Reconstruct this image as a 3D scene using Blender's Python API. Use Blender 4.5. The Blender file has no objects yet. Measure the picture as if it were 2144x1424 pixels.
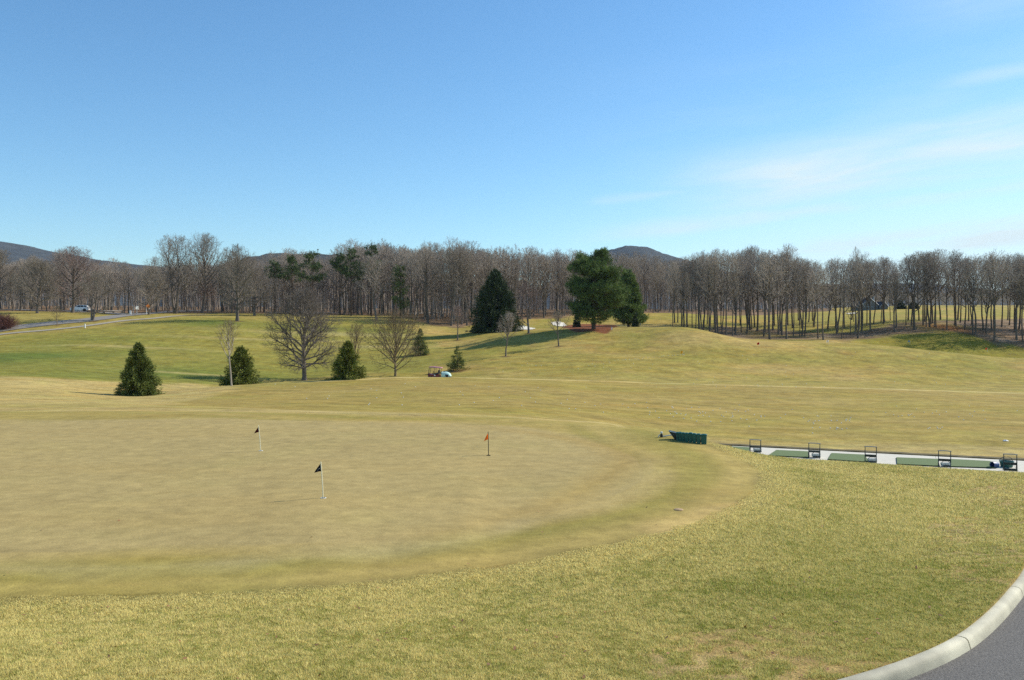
import bpy, bmesh, math, random
import numpy as np
from mathutils import Vector, Matrix

scene = bpy.context.scene
COL = scene.collection
PI = math.pi
rng = np.random.default_rng(7)
random.seed(7)

# ------------------------------------------------------------------ camera
F, CX, CY, HOR = 1857.0, 1072.0, 712.0, 690.0     # focal length and centre, in pixels of the photograph
EYE = 7.0                                         # eye height above the level of the practice range
PITCH = math.atan((CY - HOR) / F)
cam_d = bpy.data.cameras.new("camera")
cam = bpy.data.objects.new("camera", cam_d)
COL.objects.link(cam)
cam.location = (0, 0, EYE)
cam.rotation_euler = (PI / 2 - PITCH, 0, 0)
cam_d.sensor_width = 36.0
cam_d.lens = F / 2144.0 * 36.0
cam_d.clip_start = 0.1
cam_d.clip_end = 30000
scene.camera = cam


def ray(x, y):
    dx, dy = (x - CX) / F, (CY - y) / F
    c, s = math.cos(PITCH), math.sin(PITCH)
    d = Vector((dx, c + dy * s, -s + dy * c))
    return d / d.y


def at(x, y, Y):
    r = ray(x, y)
    return Vector((r.x * Y, Y, EYE + r.z * Y))


# ------------------------------------------------------------------ object helpers
def tag(o, label=None, cat=None, group=None, kind=None):
    if label: o["label"] = label
    if cat: o["category"] = cat
    if group: o["group"] = group
    if kind: o["kind"] = kind
    return o


def thing(name, label, cat, loc=(0, 0, 0), rz=0.0, group=None):
    o = bpy.data.objects.new(name, None)
    COL.objects.link(o)
    o.empty_display_size = 0.2
    o.location = loc
    o.rotation_euler = (0, 0, rz)
    return tag(o, label, cat, group)


def np_mesh(name, v, faces, mat=None, smooth=False):
    """faces: list of int arrays (n,3) / (n,4)"""
    me = bpy.data.meshes.new(name)
    v = np.asarray(v, dtype=np.float32).reshape(-1, 3)
    faces = [np.asarray(f, dtype=np.int32) for f in faces if len(f)]
    me.vertices.add(len(v))
    me.vertices.foreach_set("co", v.ravel())
    nl = sum(f.size for f in faces)
    npoly = sum(len(f) for f in faces)
    me.loops.add(nl)
    me.polygons.add(npoly)
    me.loops.foreach_set("vertex_index", np.concatenate([f.ravel() for f in faces]))
    st, o = [], 0
    for f in faces:
        k = f.shape[1]
        st.append(o + np.arange(len(f)) * k)
        o += f.size
    me.polygons.foreach_set("loop_start", np.concatenate(st).astype(np.int32))
    if smooth:
        me.polygons.foreach_set("use_smooth", np.ones(npoly, dtype=bool))
    me.update(calc_edges=True)
    me.validate()
    if mat: me.materials.append(mat)
    return me


def put(name, me, parent=None, loc=None):
    o = bpy.data.objects.new(name, me)
    COL.objects.link(o)
    if parent is not None: o.parent = parent
    if loc is not None: o.location = loc
    return o


def struct(name, me, kind="structure"):
    return tag(put(name, me), kind=kind)


class MB:
    """collects boxes, tubes, lofts into one mesh"""
    def __init__(self):
        self.bm = bmesh.new()

    def box(self, c, s, rot=None, bevel=0.0):
        M = Matrix.Translation(Vector(c))
        if rot is not None: M = M @ rot
        M = M @ Matrix.Diagonal((s[0], s[1], s[2], 1))
        r = bmesh.ops.create_cube(self.bm, size=1.0, matrix=M)
        if bevel > 0:
            es = list({e for v in r["verts"] for e in v.link_edges})
            bmesh.ops.bevel(self.bm, geom=es, offset=bevel, segments=2, affect='EDGES', profile=0.6)
        return self

    def tube(self, pts, r, sides=8, caps=True):
        pts = [Vector(p) for p in pts]
        rs = r if hasattr(r, "__len__") else [r] * len(pts)
        rings = []
        ref = None
        for i, p in enumerate(pts):
            t = (pts[min(i + 1, len(pts) - 1)] - pts[max(i - 1, 0)]).normalized()
            if ref is None:
                ref = Vector((0, 0, 1)) if abs(t.z) < 0.9 else Vector((1, 0, 0))
            e1 = t.cross(ref).normalized()
            e2 = t.cross(e1).normalized()
            rings.append([self.bm.verts.new(p + (e1 * math.cos(2 * PI * k / sides) + e2 * math.sin(2 * PI * k / sides)) * rs[i]) for k in range(sides)])
        for a, b in zip(rings[:-1], rings[1:]):
            for k in range(sides):
                self.bm.faces.new((a[k], a[(k + 1) % sides], b[(k + 1) % sides], b[k]))
        if caps:
            self.bm.faces.new(rings[0]); self.bm.faces.new(list(reversed(rings[-1])))
        return self

    def lathe(self, prof, n=20, M=None):
        M = M or Matrix.Identity(4)
        rings = []
        for r, z in prof:
            rings.append([self.bm.verts.new(M @ Vector((r * math.cos(2 * PI * k / n), r * math.sin(2 * PI * k / n), z))) for k in range(n)])
        for a, b in zip(rings[:-1], rings[1:]):
            for k in range(n):
                self.bm.faces.new((a[k], a[(k + 1) % n], b[(k + 1) % n], b[k]))
        if prof[0][0] > 1e-4: self.bm.faces.new(list(reversed(rings[0])))
        if prof[-1][0] > 1e-4: self.bm.faces.new(rings[-1])
        return self

    def loft(self, rings, caps=True):
        vs = [[self.bm.verts.new(Vector(p)) for p in r] for r in rings]
        n = len(vs[0])
        for a, b in zip(vs[:-1], vs[1:]):
            for k in range(n):
                self.bm.faces.new((a[k], a[(k + 1) % n], b[(k + 1) % n], b[k]))
        if caps:
            self.bm.faces.new(list(reversed(vs[0]))); self.bm.faces.new(vs[-1])
        return self

    def poly(self, pts):
        self.bm.faces.new([self.bm.verts.new(Vector(p)) for p in pts])
        return self

    def build(self, name, mat, parent=None, smooth=False, loc=None):
        bmesh.ops.recalc_face_normals(self.bm, faces=self.bm.faces)
        me = bpy.data.meshes.new(name)
        self.bm.to_mesh(me); self.bm.free()
        me.materials.append(mat)
        if smooth:
            me.polygons.foreach_set("use_smooth", np.ones(len(me.polygons), dtype=bool))
            try: me.set_sharp_from_angle(angle=math.radians(38))
            except Exception: pass
        return put(name, me, parent, loc)


def copy_tree(o, parent=None):
    c = o.copy(); COL.objects.link(c)
    c.parent = parent
    for ch in o.children: copy_tree(ch, c)
    return c


# ------------------------------------------------------------------ materials
def srgb(r, g, b):
    f = lambda c: (c / 255 / 12.92) if c / 255 <= 0.04045 else ((c / 255 + 0.055) / 1.055) ** 2.4
    return np.array((f(r), f(g), f(b)))


def mat_base(name):
    m = bpy.data.materials.new(name); m.use_nodes = True
    nt = m.node_tree
    b = nt.nodes["Principled BSDF"]
    return m, nt, b


def N(nt, typ, **kw):
    n = nt.nodes.new(typ)
    for k, v in kw.items():
        if k in n.inputs.keys(): n.inputs[k].default_value = v
        else: setattr(n, k, v)
    return n


def noise(nt, vec, scale, detail=4, rough=0.55, lo=0.0, hi=1.0, f0=0.3, f1=0.7):
    n = N(nt, "ShaderNodeTexNoise"); n.inputs["Scale"].default_value = scale
    n.inputs["Detail"].default_value = detail; n.inputs["Roughness"].default_value = rough
    if vec is not None: nt.links.new(vec, n.inputs["Vector"])
    r = N(nt, "ShaderNodeMapRange")
    r.inputs["From Min"].default_value = f0; r.inputs["From Max"].default_value = f1
    r.inputs["To Min"].default_value = lo; r.inputs["To Max"].default_value = hi
    nt.links.new(n.outputs["Fac"], r.inputs["Value"])
    return r.outputs["Result"]


def mul_col(nt, col, fac):
    m = N(nt, "ShaderNodeVectorMath", operation="SCALE")
    nt.links.new(col, m.inputs[0]); nt.links.new(fac, m.inputs["Scale"])
    return m.outputs[0]


def mix_col(nt, fac, a, b):
    m = N(nt, "ShaderNodeMix", data_type="RGBA")
    for sock, v in ((m.inputs[0], fac), (m.inputs[6], a), (m.inputs[7], b)):
        if hasattr(v, "is_linked") or hasattr(v, "links"): nt.links.new(v, sock)
        elif isinstance(v, (int, float)): sock.default_value = v
        else: sock.default_value = (*v, 1)
    return m.outputs[2]


def plain(name, col, rough=0.6, metal=0.0, var=0.12, scale=6.0, bump=0.0, bscale=60, spec=0.5):
    m, nt, b = mat_base(name)
    tc = N(nt, "ShaderNodeTexCoord")
    c = N(nt, "ShaderNodeRGB"); c.outputs[0].default_value = (*col, 1)
    k = noise(nt, tc.outputs["Object"], scale, lo=1 - var, hi=1 + var)
    nt.links.new(mul_col(nt, c.outputs[0], k), b.inputs["Base Color"])
    b.inputs["Roughness"].default_value = rough
    b.inputs["Metallic"].default_value = metal
    b.inputs["Specular IOR Level"].default_value = spec
    if bump > 0:
        bp = N(nt, "ShaderNodeBump"); bp.inputs["Strength"].default_value = bump; bp.inputs["Distance"].default_value = 0.02
        nt.links.new(noise(nt, tc.outputs["Object"], bscale, f0=0, f1=1), bp.inputs["Height"])
        nt.links.new(bp.outputs[0], b.inputs["Normal"])
    return m


def bark(name, col, var=0.25):
    m, nt, b = mat_base(name)
    tc = N(nt, "ShaderNodeTexCoord")
    oi = N(nt, "ShaderNodeObjectInfo")
    mp = N(nt, "ShaderNodeMapping"); mp.inputs["Scale"].default_value = (3, 3, 0.7)
    nt.links.new(tc.outputs["Object"], mp.inputs["Vector"])
    k = noise(nt, mp.outputs[0], 3.0, detail=5, lo=1 - var, hi=1 + var)
    r = N(nt, "ShaderNodeMapRange"); r.inputs["To Min"].default_value = 0.8; r.inputs["To Max"].default_value = 1.2
    nt.links.new(oi.outputs["Random"], r.inputs["Value"])
    mm = N(nt, "ShaderNodeMath", operation="MULTIPLY")
    nt.links.new(k, mm.inputs[0]); nt.links.new(r.outputs[0], mm.inputs[1])
    c = N(nt, "ShaderNodeRGB"); c.outputs[0].default_value = (*col, 1)
    nt.links.new(mul_col(nt, c.outputs[0], mm.outputs[0]), b.inputs["Base Color"])
    b.inputs["Roughness"].default_value = 0.9
    b.inputs["Specular IOR Level"].default_value = 0.2
    return m


def foliage(name, c0, c1, transl=0.0):
    """needles: colour runs between two greens by a random value stored on each spray"""
    m, nt, b = mat_base(name)
    a = N(nt, "ShaderNodeAttribute"); a.attribute_name = "rnd"
    col = mix_col(nt, a.outputs["Fac"], c0, c1)
    nt.links.new(col, b.inputs["Base Color"])
    b.inputs["Roughness"].default_value = 0.7
    b.inputs["Specular IOR Level"].default_value = 0.25
    if transl > 0:
        t = N(nt, "ShaderNodeBsdfTranslucent"); nt.links.new(col, t.inputs["Color"])
        mx = N(nt, "ShaderNodeMixShader"); mx.inputs[0].default_value = transl
        out = nt.nodes["Material Output"]
        nt.links.new(b.outputs[0], mx.inputs[1]); nt.links.new(t.outputs[0], mx.inputs[2])
        nt.links.new(mx.outputs[0], out.inputs["Surface"])
    return m
# ------------------------------------------------------------------ terrain
# each row: bearing (as a column of the photograph) and the profile of the land along it, (distance, row it is seen at);
# a third value 'z' marks a height below the eye instead
Z = lambda d, z: (d, HOR - z / d * F)
PROF = {
    -700: [(12.2, 1272), (38, 875), (45, 860), (54, 848), (70, 826), (86, 803), (98, 787), (135, 742), (170, 706), (192, 668), (225, 654), (420, 640)],
    0:    [(12.2, 1270), (38, 875), (45, 860), (54, 848), (70, 826), (86, 803), (98, 787), (135, 742), (170, 700), (192, 664), (225, 651), (420, 640)],
    290:  [(12.6, 1253), (38, 873), (46, 858), (55, 848), (70, 837), (84, 827), (98, 806), (140, 742), (180, 683), (200, 664), (230, 655), (420, 642)],
    480:  [(12.8, 1240), (38, 871), (46, 860), (56, 850), (72, 831), (92, 808), (105, 810), (145, 742), (190, 674), (207, 662), (235, 656), (420, 643)],
    640:  [(13.0, 1228), (38, 870), (46, 862), (56, 850), (74, 826), (97, 798), (112, 808), (150, 740), (200, 670), (215, 664), (240, 658), (420, 645)],
    830:  [(13.6, 1210), (37.5, 872), (45, 866), (55, 855), (74, 823), (98, 790.5), (112, 802), (150, 740), (200, 674), (215, 668), (240, 660), (420, 647)],
    960:  [(14.0, 1195), (37, 875), (44, 870), (55, 858), (74, 824), (99, 789.5), (110, 799), (140, 748), (175, 702), (205, 682), (240, 660), (420, 648)],
    1060: [(14.6, 1180), (36.5, 880), (43, 874), (55, 861), (74, 826), (100, 791), (110, 795), (135, 750), (165, 698), (195, 685), (240, 658), (420, 648)],
    1240: [(15.5, 1145), (35, 893), (40, 892), (54, 878), (74, 838), (101, 797), (110, 792), (135, 742), (165, 685), (195, 684), (240, 656), (420, 648)],
    1420: [(17.4, 1095), (31, 915), (34, 908), Z(45, -6.0), (74, 846), (102, 804), (110, 798), (132, 752), (155, 684), (185, 698), (235, 660), (420, 648)],
    1600: [(19.0, 1060), (28, 957), (31, 951), Z(39.5, -6.33), (74, 852), (103, 808), (112, 800), (130, 765), (147, 716), (180, 708), (235, 668), (420, 648)],
    1760: [(15.0, 1150), (24, 1010), (29, 967), Z(37.5, -6.34), (74, 856), (104, 811), (112, 805), (130, 766), (152, 718), (180, 708), (235, 664), (420, 645)],
    1950: [(14.0, 1180), (23, 1030), (28, 980.5), Z(36, -6.34), (74, 858), (105, 816), (114, 808), (132, 766), (147, 734), (184, 698), (235, 662), (420, 640)],
    2144: [(13.0, 1195), (20, 1070), (26, 993), Z(34, -6.34), (74, 862), (106, 823), (114, 812), (132, 778), (148, 751), (186, 715), (235, 665), (420, 640)],
    2850: [(12.0, 1220), (18, 1105), (24, 1015), Z(33, -6.34), (74, 866), (106, 828), (114, 815), (132, 785), (148, 760), (186, 720), (235, 665), (420, 640)],
}


def pchip(x, y, q):
    x = np.asarray(x, float); y = np.asarray(y, float)
    h = np.diff(x); d = np.diff(y) / h
    m = np.zeros(len(x))
    for i in range(1, len(x) - 1):
        if d[i - 1] * d[i] > 0:
            w1, w2 = 2 * h[i] + h[i - 1], h[i] + 2 * h[i - 1]
            m[i] = (w1 + w2) / (w1 / d[i - 1] + w2 / d[i])
    m[0], m[-1] = d[0], d[-1]
    q = np.clip(q, x[0], x[-1])
    i = np.clip(np.searchsorted(x, q) - 1, 0, len(x) - 2)
    t = (q - x[i]) / h[i]
    return ((1 + 2 * t) * (1 - t) ** 2 * y[i] + t * (1 - t) ** 2 * h[i] * m[i] + t * t * (3 - 2 * t) * y[i + 1] + t * t * (t - 1) * h[i] * m[i + 1])


HOLLOW = {1760: (163, -2.9), 1950: (163, -6.4), 2144: (164, -7.3), 2850: (164, -7.8)}     # the dip hidden behind the crest
for c_, pr in PROF.items():
    (d0, y0), (d1, y1) = pr[8], pr[9]
    pr.insert(9, Z(*HOLLOW[c_]) if c_ in HOLLOW else Z((d0 + d1) / 2, ((HOR - y0) * d0 + (HOR - y1) * d1) / 2 / F))
cols = sorted(PROF)
ucol = np.array([(c - CX) / F for c in cols])
KY, KZ = [], []
for c in cols:
    ys, zs = [2.0, 8.6], [EYE - 3.15, EYE - 3.42]
    for (d, y) in PROF[c]:
        p = at(CX, y, d)
        ys.append(d); zs.append(p.z)
    ys += [1300, 7000]; zs += [EYE + 24, EYE + 30]
    KY.append(ys); KZ.append(zs)
KY, KZ = np.array(KY), np.array(KZ)

us = np.concatenate([np.linspace(-1.6, -0.66, 60)[:-1], np.linspace(-0.66, 0.66, 640), np.linspace(0.66, 1.6, 60)[1:]])
rowY = np.concatenate([[-60, -30, -12, -3, 1, 3, 4.5], np.geomspace(6, 520, 880), np.geomspace(540, 7000, 40)])
nU, nR = len(us), len(rowY)
kY = np.stack([pchip(ucol, KY[:, k], us) for k in range(KY.shape[1])], 1)
kZ = np.stack([pchip(ucol, KZ[:, k], us) for k in range(KZ.shape[1])], 1)
HZ = np.zeros((nU, nR))
for j in range(nU):
    HZ[j] = pchip(kY[j], kZ[j], rowY)
scaleY = np.maximum(rowY, 6.0)
GX = us[:, None] * scaleY[None, :]
GY = np.broadcast_to(rowY[None, :], GX.shape).copy()
# gentle undulation of the land
und = (0.5 * np.sin(GX / 7.3 + 1.1 * np.sin(GY / 13.0)) * np.sin(GY / 6.1 + 0.7) + 0.5 * np.sin(GX / 17.0 + GY / 11.0 + 2.0)
       + 0.35 * np.sin(GX / 3.9 - GY / 5.2 + np.sin(GX / 9.0)))
amp = np.interp(GY, [0, 12, 34, 40, 60, 90, 160, 520, 800], [0, .03, .03, .02, .03, .07, .16, .3, .0])
HZ = HZ + und * amp


def _idx(X, Y):
    s = np.maximum(Y, 6.0)
    return np.interp(X / s, us, np.arange(nU)), np.interp(Y, rowY, np.arange(nR))


def sample(A, X, Y):
    a, b = _idx(np.asarray(X, float), np.asarray(Y, float))
    i = np.clip(a.astype(int), 0, nU - 2); j = np.clip(b.astype(int), 0, nR - 2)
    fa, fb = a - i, b - j
    return (A[i, j] * (1 - fa) * (1 - fb) + A[i + 1, j] * fa * (1 - fb) + A[i, j + 1] * (1 - fa) * fb + A[i + 1, j + 1] * fa * fb)


def height(x, y): return float(sample(HZ, x, y))


_march = np.geomspace(6, 520, 3000)


def G(x, y, ymin=6.0):
    """the point of the land seen at a place in the photograph, not nearer than ymin"""
    r = ray(x, y)
    Y = _march[_march >= ymin]
    gz = sample(HZ, r.x * Y, Y)
    rz = EYE + r.z * Y
    hit = np.nonzero(gz >= rz)[0]
    d = Y[hit[0]] if len(hit) else Y[-1]
    return Vector((r.x * d, d, height(r.x * d, d)))


def on(x, Y):
    """the land along a bearing at a distance"""
    X = (x - CX) / F * Y
    return Vector((X, Y, height(X, Y)))


def smooth_curve(pts, n=8, closed=False):
    P = [np.array(p, float) for p in pts]
    m = len(P); out = []
    rngs = range(m) if closed else range(m - 1)
    for i in rngs:
        p0 = P[(i - 1) % m] if closed or i > 0 else P[0]
        p1, p2 = P[i], P[(i + 1) % m]
        p3 = P[(i + 2) % m] if closed or i + 2 < m else P[-1]
        for k in range(n):
            t = k / n
            out.append(0.5 * ((2 * p1) + (-p0 + p2) * t + (2 * p0 - 5 * p1 + 4 * p2 - p3) * t * t + (-p0 + 3 * p1 - 3 * p2 + p3) * t ** 3))
    if not closed: out.append(P[-1])
    return np.array(out)


def area(pix, smooth=True, ymin=6.0):
    """outline on the land (world x, y) from places in the photograph"""
    w = [tuple(G(x, y, ymin))[:2] for x, y in pix]
    return smooth_curve(w, 5, True) if smooth else np.array(w)


def sdist(poly, X, Y, margin=30.0):
    """signed distance to an outline, negative inside"""
    out = np.full(X.shape, margin)
    bb = (X > poly[:, 0].min() - margin) & (X < poly[:, 0].max() + margin) & (Y > poly[:, 1].min() - margin) & (Y < poly[:, 1].max() + margin)
    x, y = X[bb], Y[bb]
    best = np.full(x.shape, 1e18); ins = np.zeros(x.shape, bool)
    for a, b in zip(poly, np.roll(poly, -1, 0)):
        e = b - a; L = e @ e
        if L < 1e-12: continue
        t = np.clip(((x - a[0]) * e[0] + (y - a[1]) * e[1]) / L, 0, 1)
        best = np.minimum(best, (x - a[0] - t * e[0]) ** 2 + (y - a[1] - t * e[1]) ** 2)
        c = (a[1] > y) != (b[1] > y)
        if e[1] != 0: ins ^= c & (x < e[0] * (y - a[1]) / e[1] + a[0])
    out[bb] = np.where(ins, -1, 1) * np.sqrt(best)
    return out


def pdist(line, X, Y, margin=6.0):
    out = np.full(X.shape, margin)
    bb = (X > line[:, 0].min() - margin) & (X < line[:, 0].max() + margin) & (Y > line[:, 1].min() - margin) & (Y < line[:, 1].max() + margin)
    x, y = X[bb], Y[bb]; best = np.full(x.shape, margin ** 2)
    for a, b in zip(line[:-1], line[1:]):
        e = b - a; L = max(e @ e, 1e-12)
        t = np.clip(((x - a[0]) * e[0] + (y - a[1]) * e[1]) / L, 0, 1)
        best = np.minimum(best, (x - a[0] - t * e[0]) ** 2 + (y - a[1] - t * e[1]) ** 2)
    out[bb] = np.sqrt(best)
    return out


def wob(X, Y, s, seed=0.0):
    return (np.sin(X / s + seed + 1.7 * np.sin(Y / s * 0.7 + seed)) + np.sin(Y / s * 1.3 - seed * 2 + 1.3 * np.sin(X / s * 0.6))) * 0.5


def vnoise(X, Y, s, seed=0):
    """value noise, 0..1"""
    r = np.random.default_rng(seed).random((257, 257))
    x, y = X / s, Y / s
    i, j = np.floor(x).astype(int), np.floor(y).astype(int)
    fx, fy = x - i, y - j
    fx, fy = fx * fx * (3 - 2 * fx), fy * fy * (3 - 2 * fy)
    g = lambda a, b: r[a % 257, b % 257]
    return (g(i, j) * (1 - fx) * (1 - fy) + g(i + 1, j) * fx * (1 - fy) + g(i, j + 1) * (1 - fx) * fy + g(i + 1, j + 1) * fx * fy)


# ---- outlines of the kinds of turf
FRINGE = area([(-1100, 1265), (-500, 1262), (0, 1250), (330, 1242), (640, 1228), (960, 1192), (1200, 1152), (1400, 1108), (1520, 1063), (1585, 1012), (1560, 968), (1450, 918),
               (1250, 888), (1000, 872), (700, 866), (400, 862), (0, 862), (-500, 864), (-1100, 866)])
GREEN = area([(-1000, 1180), (-500, 1178), (0, 1170), (400, 1163), (800, 1142), (1050, 1105), (1250, 1063), (1350, 1025), (1378, 990), (1330, 945), (1180, 908), (1000, 888), (700, 880), (400, 877), (0, 878), (-500, 880), (-1000, 882)])
WHITE_BAND = area([(-1000, 1186), (0, 1182), (500, 1168), (820, 1142), (990, 1112), (1090, 1090), (1110, 1100), (1060, 1128), (900, 1155), (600, 1180), (0, 1204), (-1000, 1206)])
RANGE = area([(330, 846), (480, 814), (640, 800), (830, 792), (960, 791), (1240, 799), (1500, 807), (1760, 813), (2144, 826), (2700, 840), (2700, 960), (2144, 938), (1750, 918), (1500, 903), (1330, 894),
              (1200, 884), (1000, 868), (700, 861), (450, 852)], smooth=False)
LEFT_ROUGH = area([(-900, 848), (0, 850), (300, 850), (430, 828), (500, 811), (420, 803), (250, 800), (0, 788), (-900, 782)])
FAIRWAY = area([(-900, 780), (0, 787), (250, 799), (420, 803), (560, 795), (700, 786), (830, 780), (900, 775), (930, 735), (880, 700), (790, 674), (640, 672), (400, 664), (250, 681), (0, 704), (-900, 730)])
FAR_FAIRWAY = area([(1300, 676), (1345, 652), (1420, 648), (1600, 650), (1780, 645), (1950, 643), (2144, 643), (2600, 643), (2600, 668), (2144, 668), (1960, 672), (1850, 684), (1750, 698), (1640, 690), (1540, 684), (1430, 678)], ymin=170)
GROVE = area([(1385, 688), (1420, 690), (1500, 684), (1620, 690), (1700, 697), (1760, 698), (1850, 684), (1960, 672), (2144, 668), (2600, 668), (2600, 745), (2144, 728), (2060, 708), (1990, 694), (1900, 697), (1820, 707),
              (1760, 713), (1640, 711), (1560, 709), (1480, 705)], ymin=160)
WOOD = np.array([(-0.95 * 222, 222), (-0.577 * 222, 218), (-0.42 * 232, 229), (-0.23 * 240, 237), (-0.13 * 232, 231), (-0.093 * 205, 203), (-0.06 * 200, 197), (-0.006 * 215, 213), (0.09 * 238, 234),
                 (0.15 * 245, 243), (0.24 * 255, 255), (0.36 * 300, 300), (0.36 * 520, 520), (-1.2 * 520, 520), (-1.2 * 222, 222)])
SCUFF = area([(1340, 1108), (1420, 1078), (1530, 1055), (1560, 1060), (1490, 1090), (1400, 1118)])
DIRT = [area([(1625, 1398), (1660, 1380), (1715, 1374), (1752, 1384), (1742, 1398), (1690, 1405), (1640, 1408)]),
        area([(1540, 1388), (1575, 1376), (1600, 1390), (1580, 1404)]),
        area([(2060, 1105), (2110, 1098), (2150, 1110), (2120, 1125), (2075, 1120)]),
        area([(2050, 1145), (2100, 1150), (2120, 1185), (2080, 1190)]),
        area([(2090, 1035), (2150, 1028), (2150, 1045), (2105, 1055)])]
TRACK = smooth_curve([tuple(G(x, y))[:2] for x, y in [(640, 799.5), (760, 794), (900, 790), (960, 790.5), (1150, 795), (1400, 803), (1700, 811), (2144, 824), (2700, 838)]], 12)
EDGE2 = smooth_curve([tuple(G(x, y))[:2] for x, y in [(300, 852), (430, 852), (560, 857), (700, 863), (900, 867), (1000, 870), (1150, 878), (1300, 893), (1420, 910)]], 8)

# ---- kerb and road outline (world)
KPIX = [(1180, 1560), (1440, 1503), (1604, 1466), (1738, 1427), (1880, 1384), (1983, 1340), (2050, 1290), (2105, 1232), (2144, 1182), (2190, 1110), (2230, 1055), (2262, 1015)]
KERB = smooth_curve([tuple(G(x, y))[:2] for x, y in KPIX], 10)
ROADPOLY = np.concatenate([KERB, [[KERB[-1][0] + 14, KERB[-1][1] + 3], [30, -20], [-6, -20]]])

Xf, Yf = GX, GY
sd_fr, sd_gr = sdist(FRINGE, Xf, Yf), sdist(GREEN, Xf, Yf)
sd_road = sdist(ROADPOLY, Xf, Yf, 3.0)
HZ = HZ - 0.5 * np.clip(-sd_road / 0.3, 0, 1)                     # the road lies in a bed below the turf

ALB = 0.86
S = lambda r, g, b: srgb(r, g, b) * ALB * np.array((1.055, .962, .875))
mask = lambda sd, w: np.clip(0.5 - sd / w, 0, 1)


def lay(tint, m, col):
    return tint + m[..., None] * (np.asarray(col) - tint)


tint = np.broadcast_to(S(163, 152, 84), GX.shape + (3,)).copy()
len_ = np.full(GX.shape, 0.35)                                      # length of the grass, for the texture
w1, w2, w3 = vnoise(Xf, Yf, 9, 1), vnoise(Xf, Yf, 3.1, 2), vnoise(Xf, Yf, 1.1, 3)
near = np.clip((46 - Yf) / 6, 0, 1)
tint = lay(tint, near, S(150, 138, 84))
len_ = len_ + near * 0.65
tint = lay(tint, mask(sdist(RANGE, Xf, Yf) + (w2 - .5) * 1.5, 1.2), S(164, 148, 84)); 
sd_rg = sdist(RANGE, Xf, Yf)
len_ = np.where(sd_rg < 0, 0.25, len_)
tint = lay(tint, mask(sd_rg, 1.0) * np.clip((w1 - .35) * 1.6, 0, 1) * .6, S(158, 150, 70))
bands = vnoise(Xf * .035 + 50, (Yf - .10 * Xf) * .9 + 40, .9, 17) * .6 + vnoise(Xf * .05 + 90, (Yf + .03 * Xf) * .45 + 70, .9, 18) * .4
tint = lay(tint, mask(sd_rg, 1.0) * np.clip(bands * 2.6 - 1.3, 0, 1) * .45, S(190, 174, 112))
tint = lay(tint, mask(sd_rg, 1.0) * np.clip(1.0 - bands * 2.6, 0, 1) * .5, S(146, 134, 66))
straw = np.clip((Yf - 30) / 4, 0, 1) * np.clip((52 - Yf) / 3, 0, 1) * (sd_rg > 0)
tint = lay(tint, straw * .8, S(184, 168, 112))
m = mask(sdist(LEFT_ROUGH, Xf, Yf) + (w2 - .5) * 2, 2.0)
tint = lay(tint, m, S(188, 172, 112)); len_ = len_ + m * .4
tint = lay(tint, m * np.clip(w1 * 1.8 - .9, 0, 1) * .7, S(160, 150, 82))
sd_fw = sdist(FAIRWAY, Xf, Yf)
m = mask(sd_fw + (w2 - .5) * 3, 3.0)
tint = lay(tint, m, S(154, 148, 72))
for (cx, cy, d, a, b, k) in ((30, 745, 130, 16, 20, .95), (150, 775, 106, 12, 9, .6), (470, 775, 120, 14, 16, .6), (600, 790, 108, 10, 8, .5), (445, 668, 188, 7, 9, .9), (560, 682, 182, 10, 7, .5), (760, 760, 128, 14, 12, .45), (300, 745, 118, 26, 7, .55), (200, 720, 160, 14, 8, .35), (740, 690, 180, 14, 6, .5)):
    c = on(cx, d)
    g = np.exp(-((Xf - c.x) / a) ** 2 - ((Yf - c.y) / b) ** 2) * (0.7 + 1.0 * (w1 - .3))
    tint = lay(tint, np.clip(m * g * k, 0, 1), S(108, 124, 54))
for (cx, cy, d, a, b) in ((700, 0, 175, 22, 2.5), (560, 0, 165, 18, 1.5), (250, 0, 150, 14, 1.2), (800, 0, 158, 16, 2.0), (400, 0, 118, 10, 1.2)):
    c = on(cx, d)
    g = np.exp(-((Xf - c.x) / a) ** 2 - ((Yf - c.y - 1.5 * wob(Xf, Yf, 9, cx)) / b) ** 2)
    tint = lay(tint, g * .6, S(192, 180, 122))
hill = np.clip((Yf - 112) / 8, 0, 1) * (sd_fw > 0) * np.clip((Xf + 24) / 8, 0, 1)
tint = lay(tint, hill * .8, S(163, 152, 78))
tint = lay(tint, hill * np.clip(w1 * 2 - 1.0, 0, 1) * .9, S(188, 166, 104))
tint = lay(tint, hill * np.clip(w2 * 3 - 2.0, 0, 1) * .5, S(176, 150, 92))
tint = lay(tint, hill * np.clip(.9 - w1 * 2.2, 0, 1) * .8, S(140, 140, 58))
m = mask(sdist(FAR_FAIRWAY, Xf, Yf), 2.0)
tint = lay(tint, m, S(158, 152, 72))
tint = lay(tint, m * np.clip(w1 * 2 - .8, 0, 1) * .7, S(190, 164, 92))
dipg = np.clip((Yf - 149) / 5, 0, 1) * np.clip((200 - Yf) / 10, 0, 1) * np.clip((Xf - 62) / 8, 0, 1)
tint = lay(tint, dipg * .9, S(138, 134, 48))
LIT = S(128, 110, 86)
m = mask(sdist(GROVE, Xf, Yf) + (w2 - .5) * 5, 2.5)
tint = lay(tint, m, LIT); tint = lay(tint, m * np.clip(w2 * 2 - 1.1, 0, 1), S(166, 148, 128)); tint = lay(tint, m * np.clip(w1 * 2.6 - 1.7, 0, 1), S(150, 135, 70))
sd_wd = sdist(WOOD, Xf, Yf)
m = mask(sd_wd + (w2 - .5) * 5, 2.5)
tint = lay(tint, m, S(128, 108, 82)); tint = lay(tint, m * np.clip(w2 * 2 - 1.0, 0, 1), S(160, 134, 112))
m = np.clip((Yf - 520) / 60, 0, 1)
tint = lay(tint, m, S(110, 98, 84))
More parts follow.
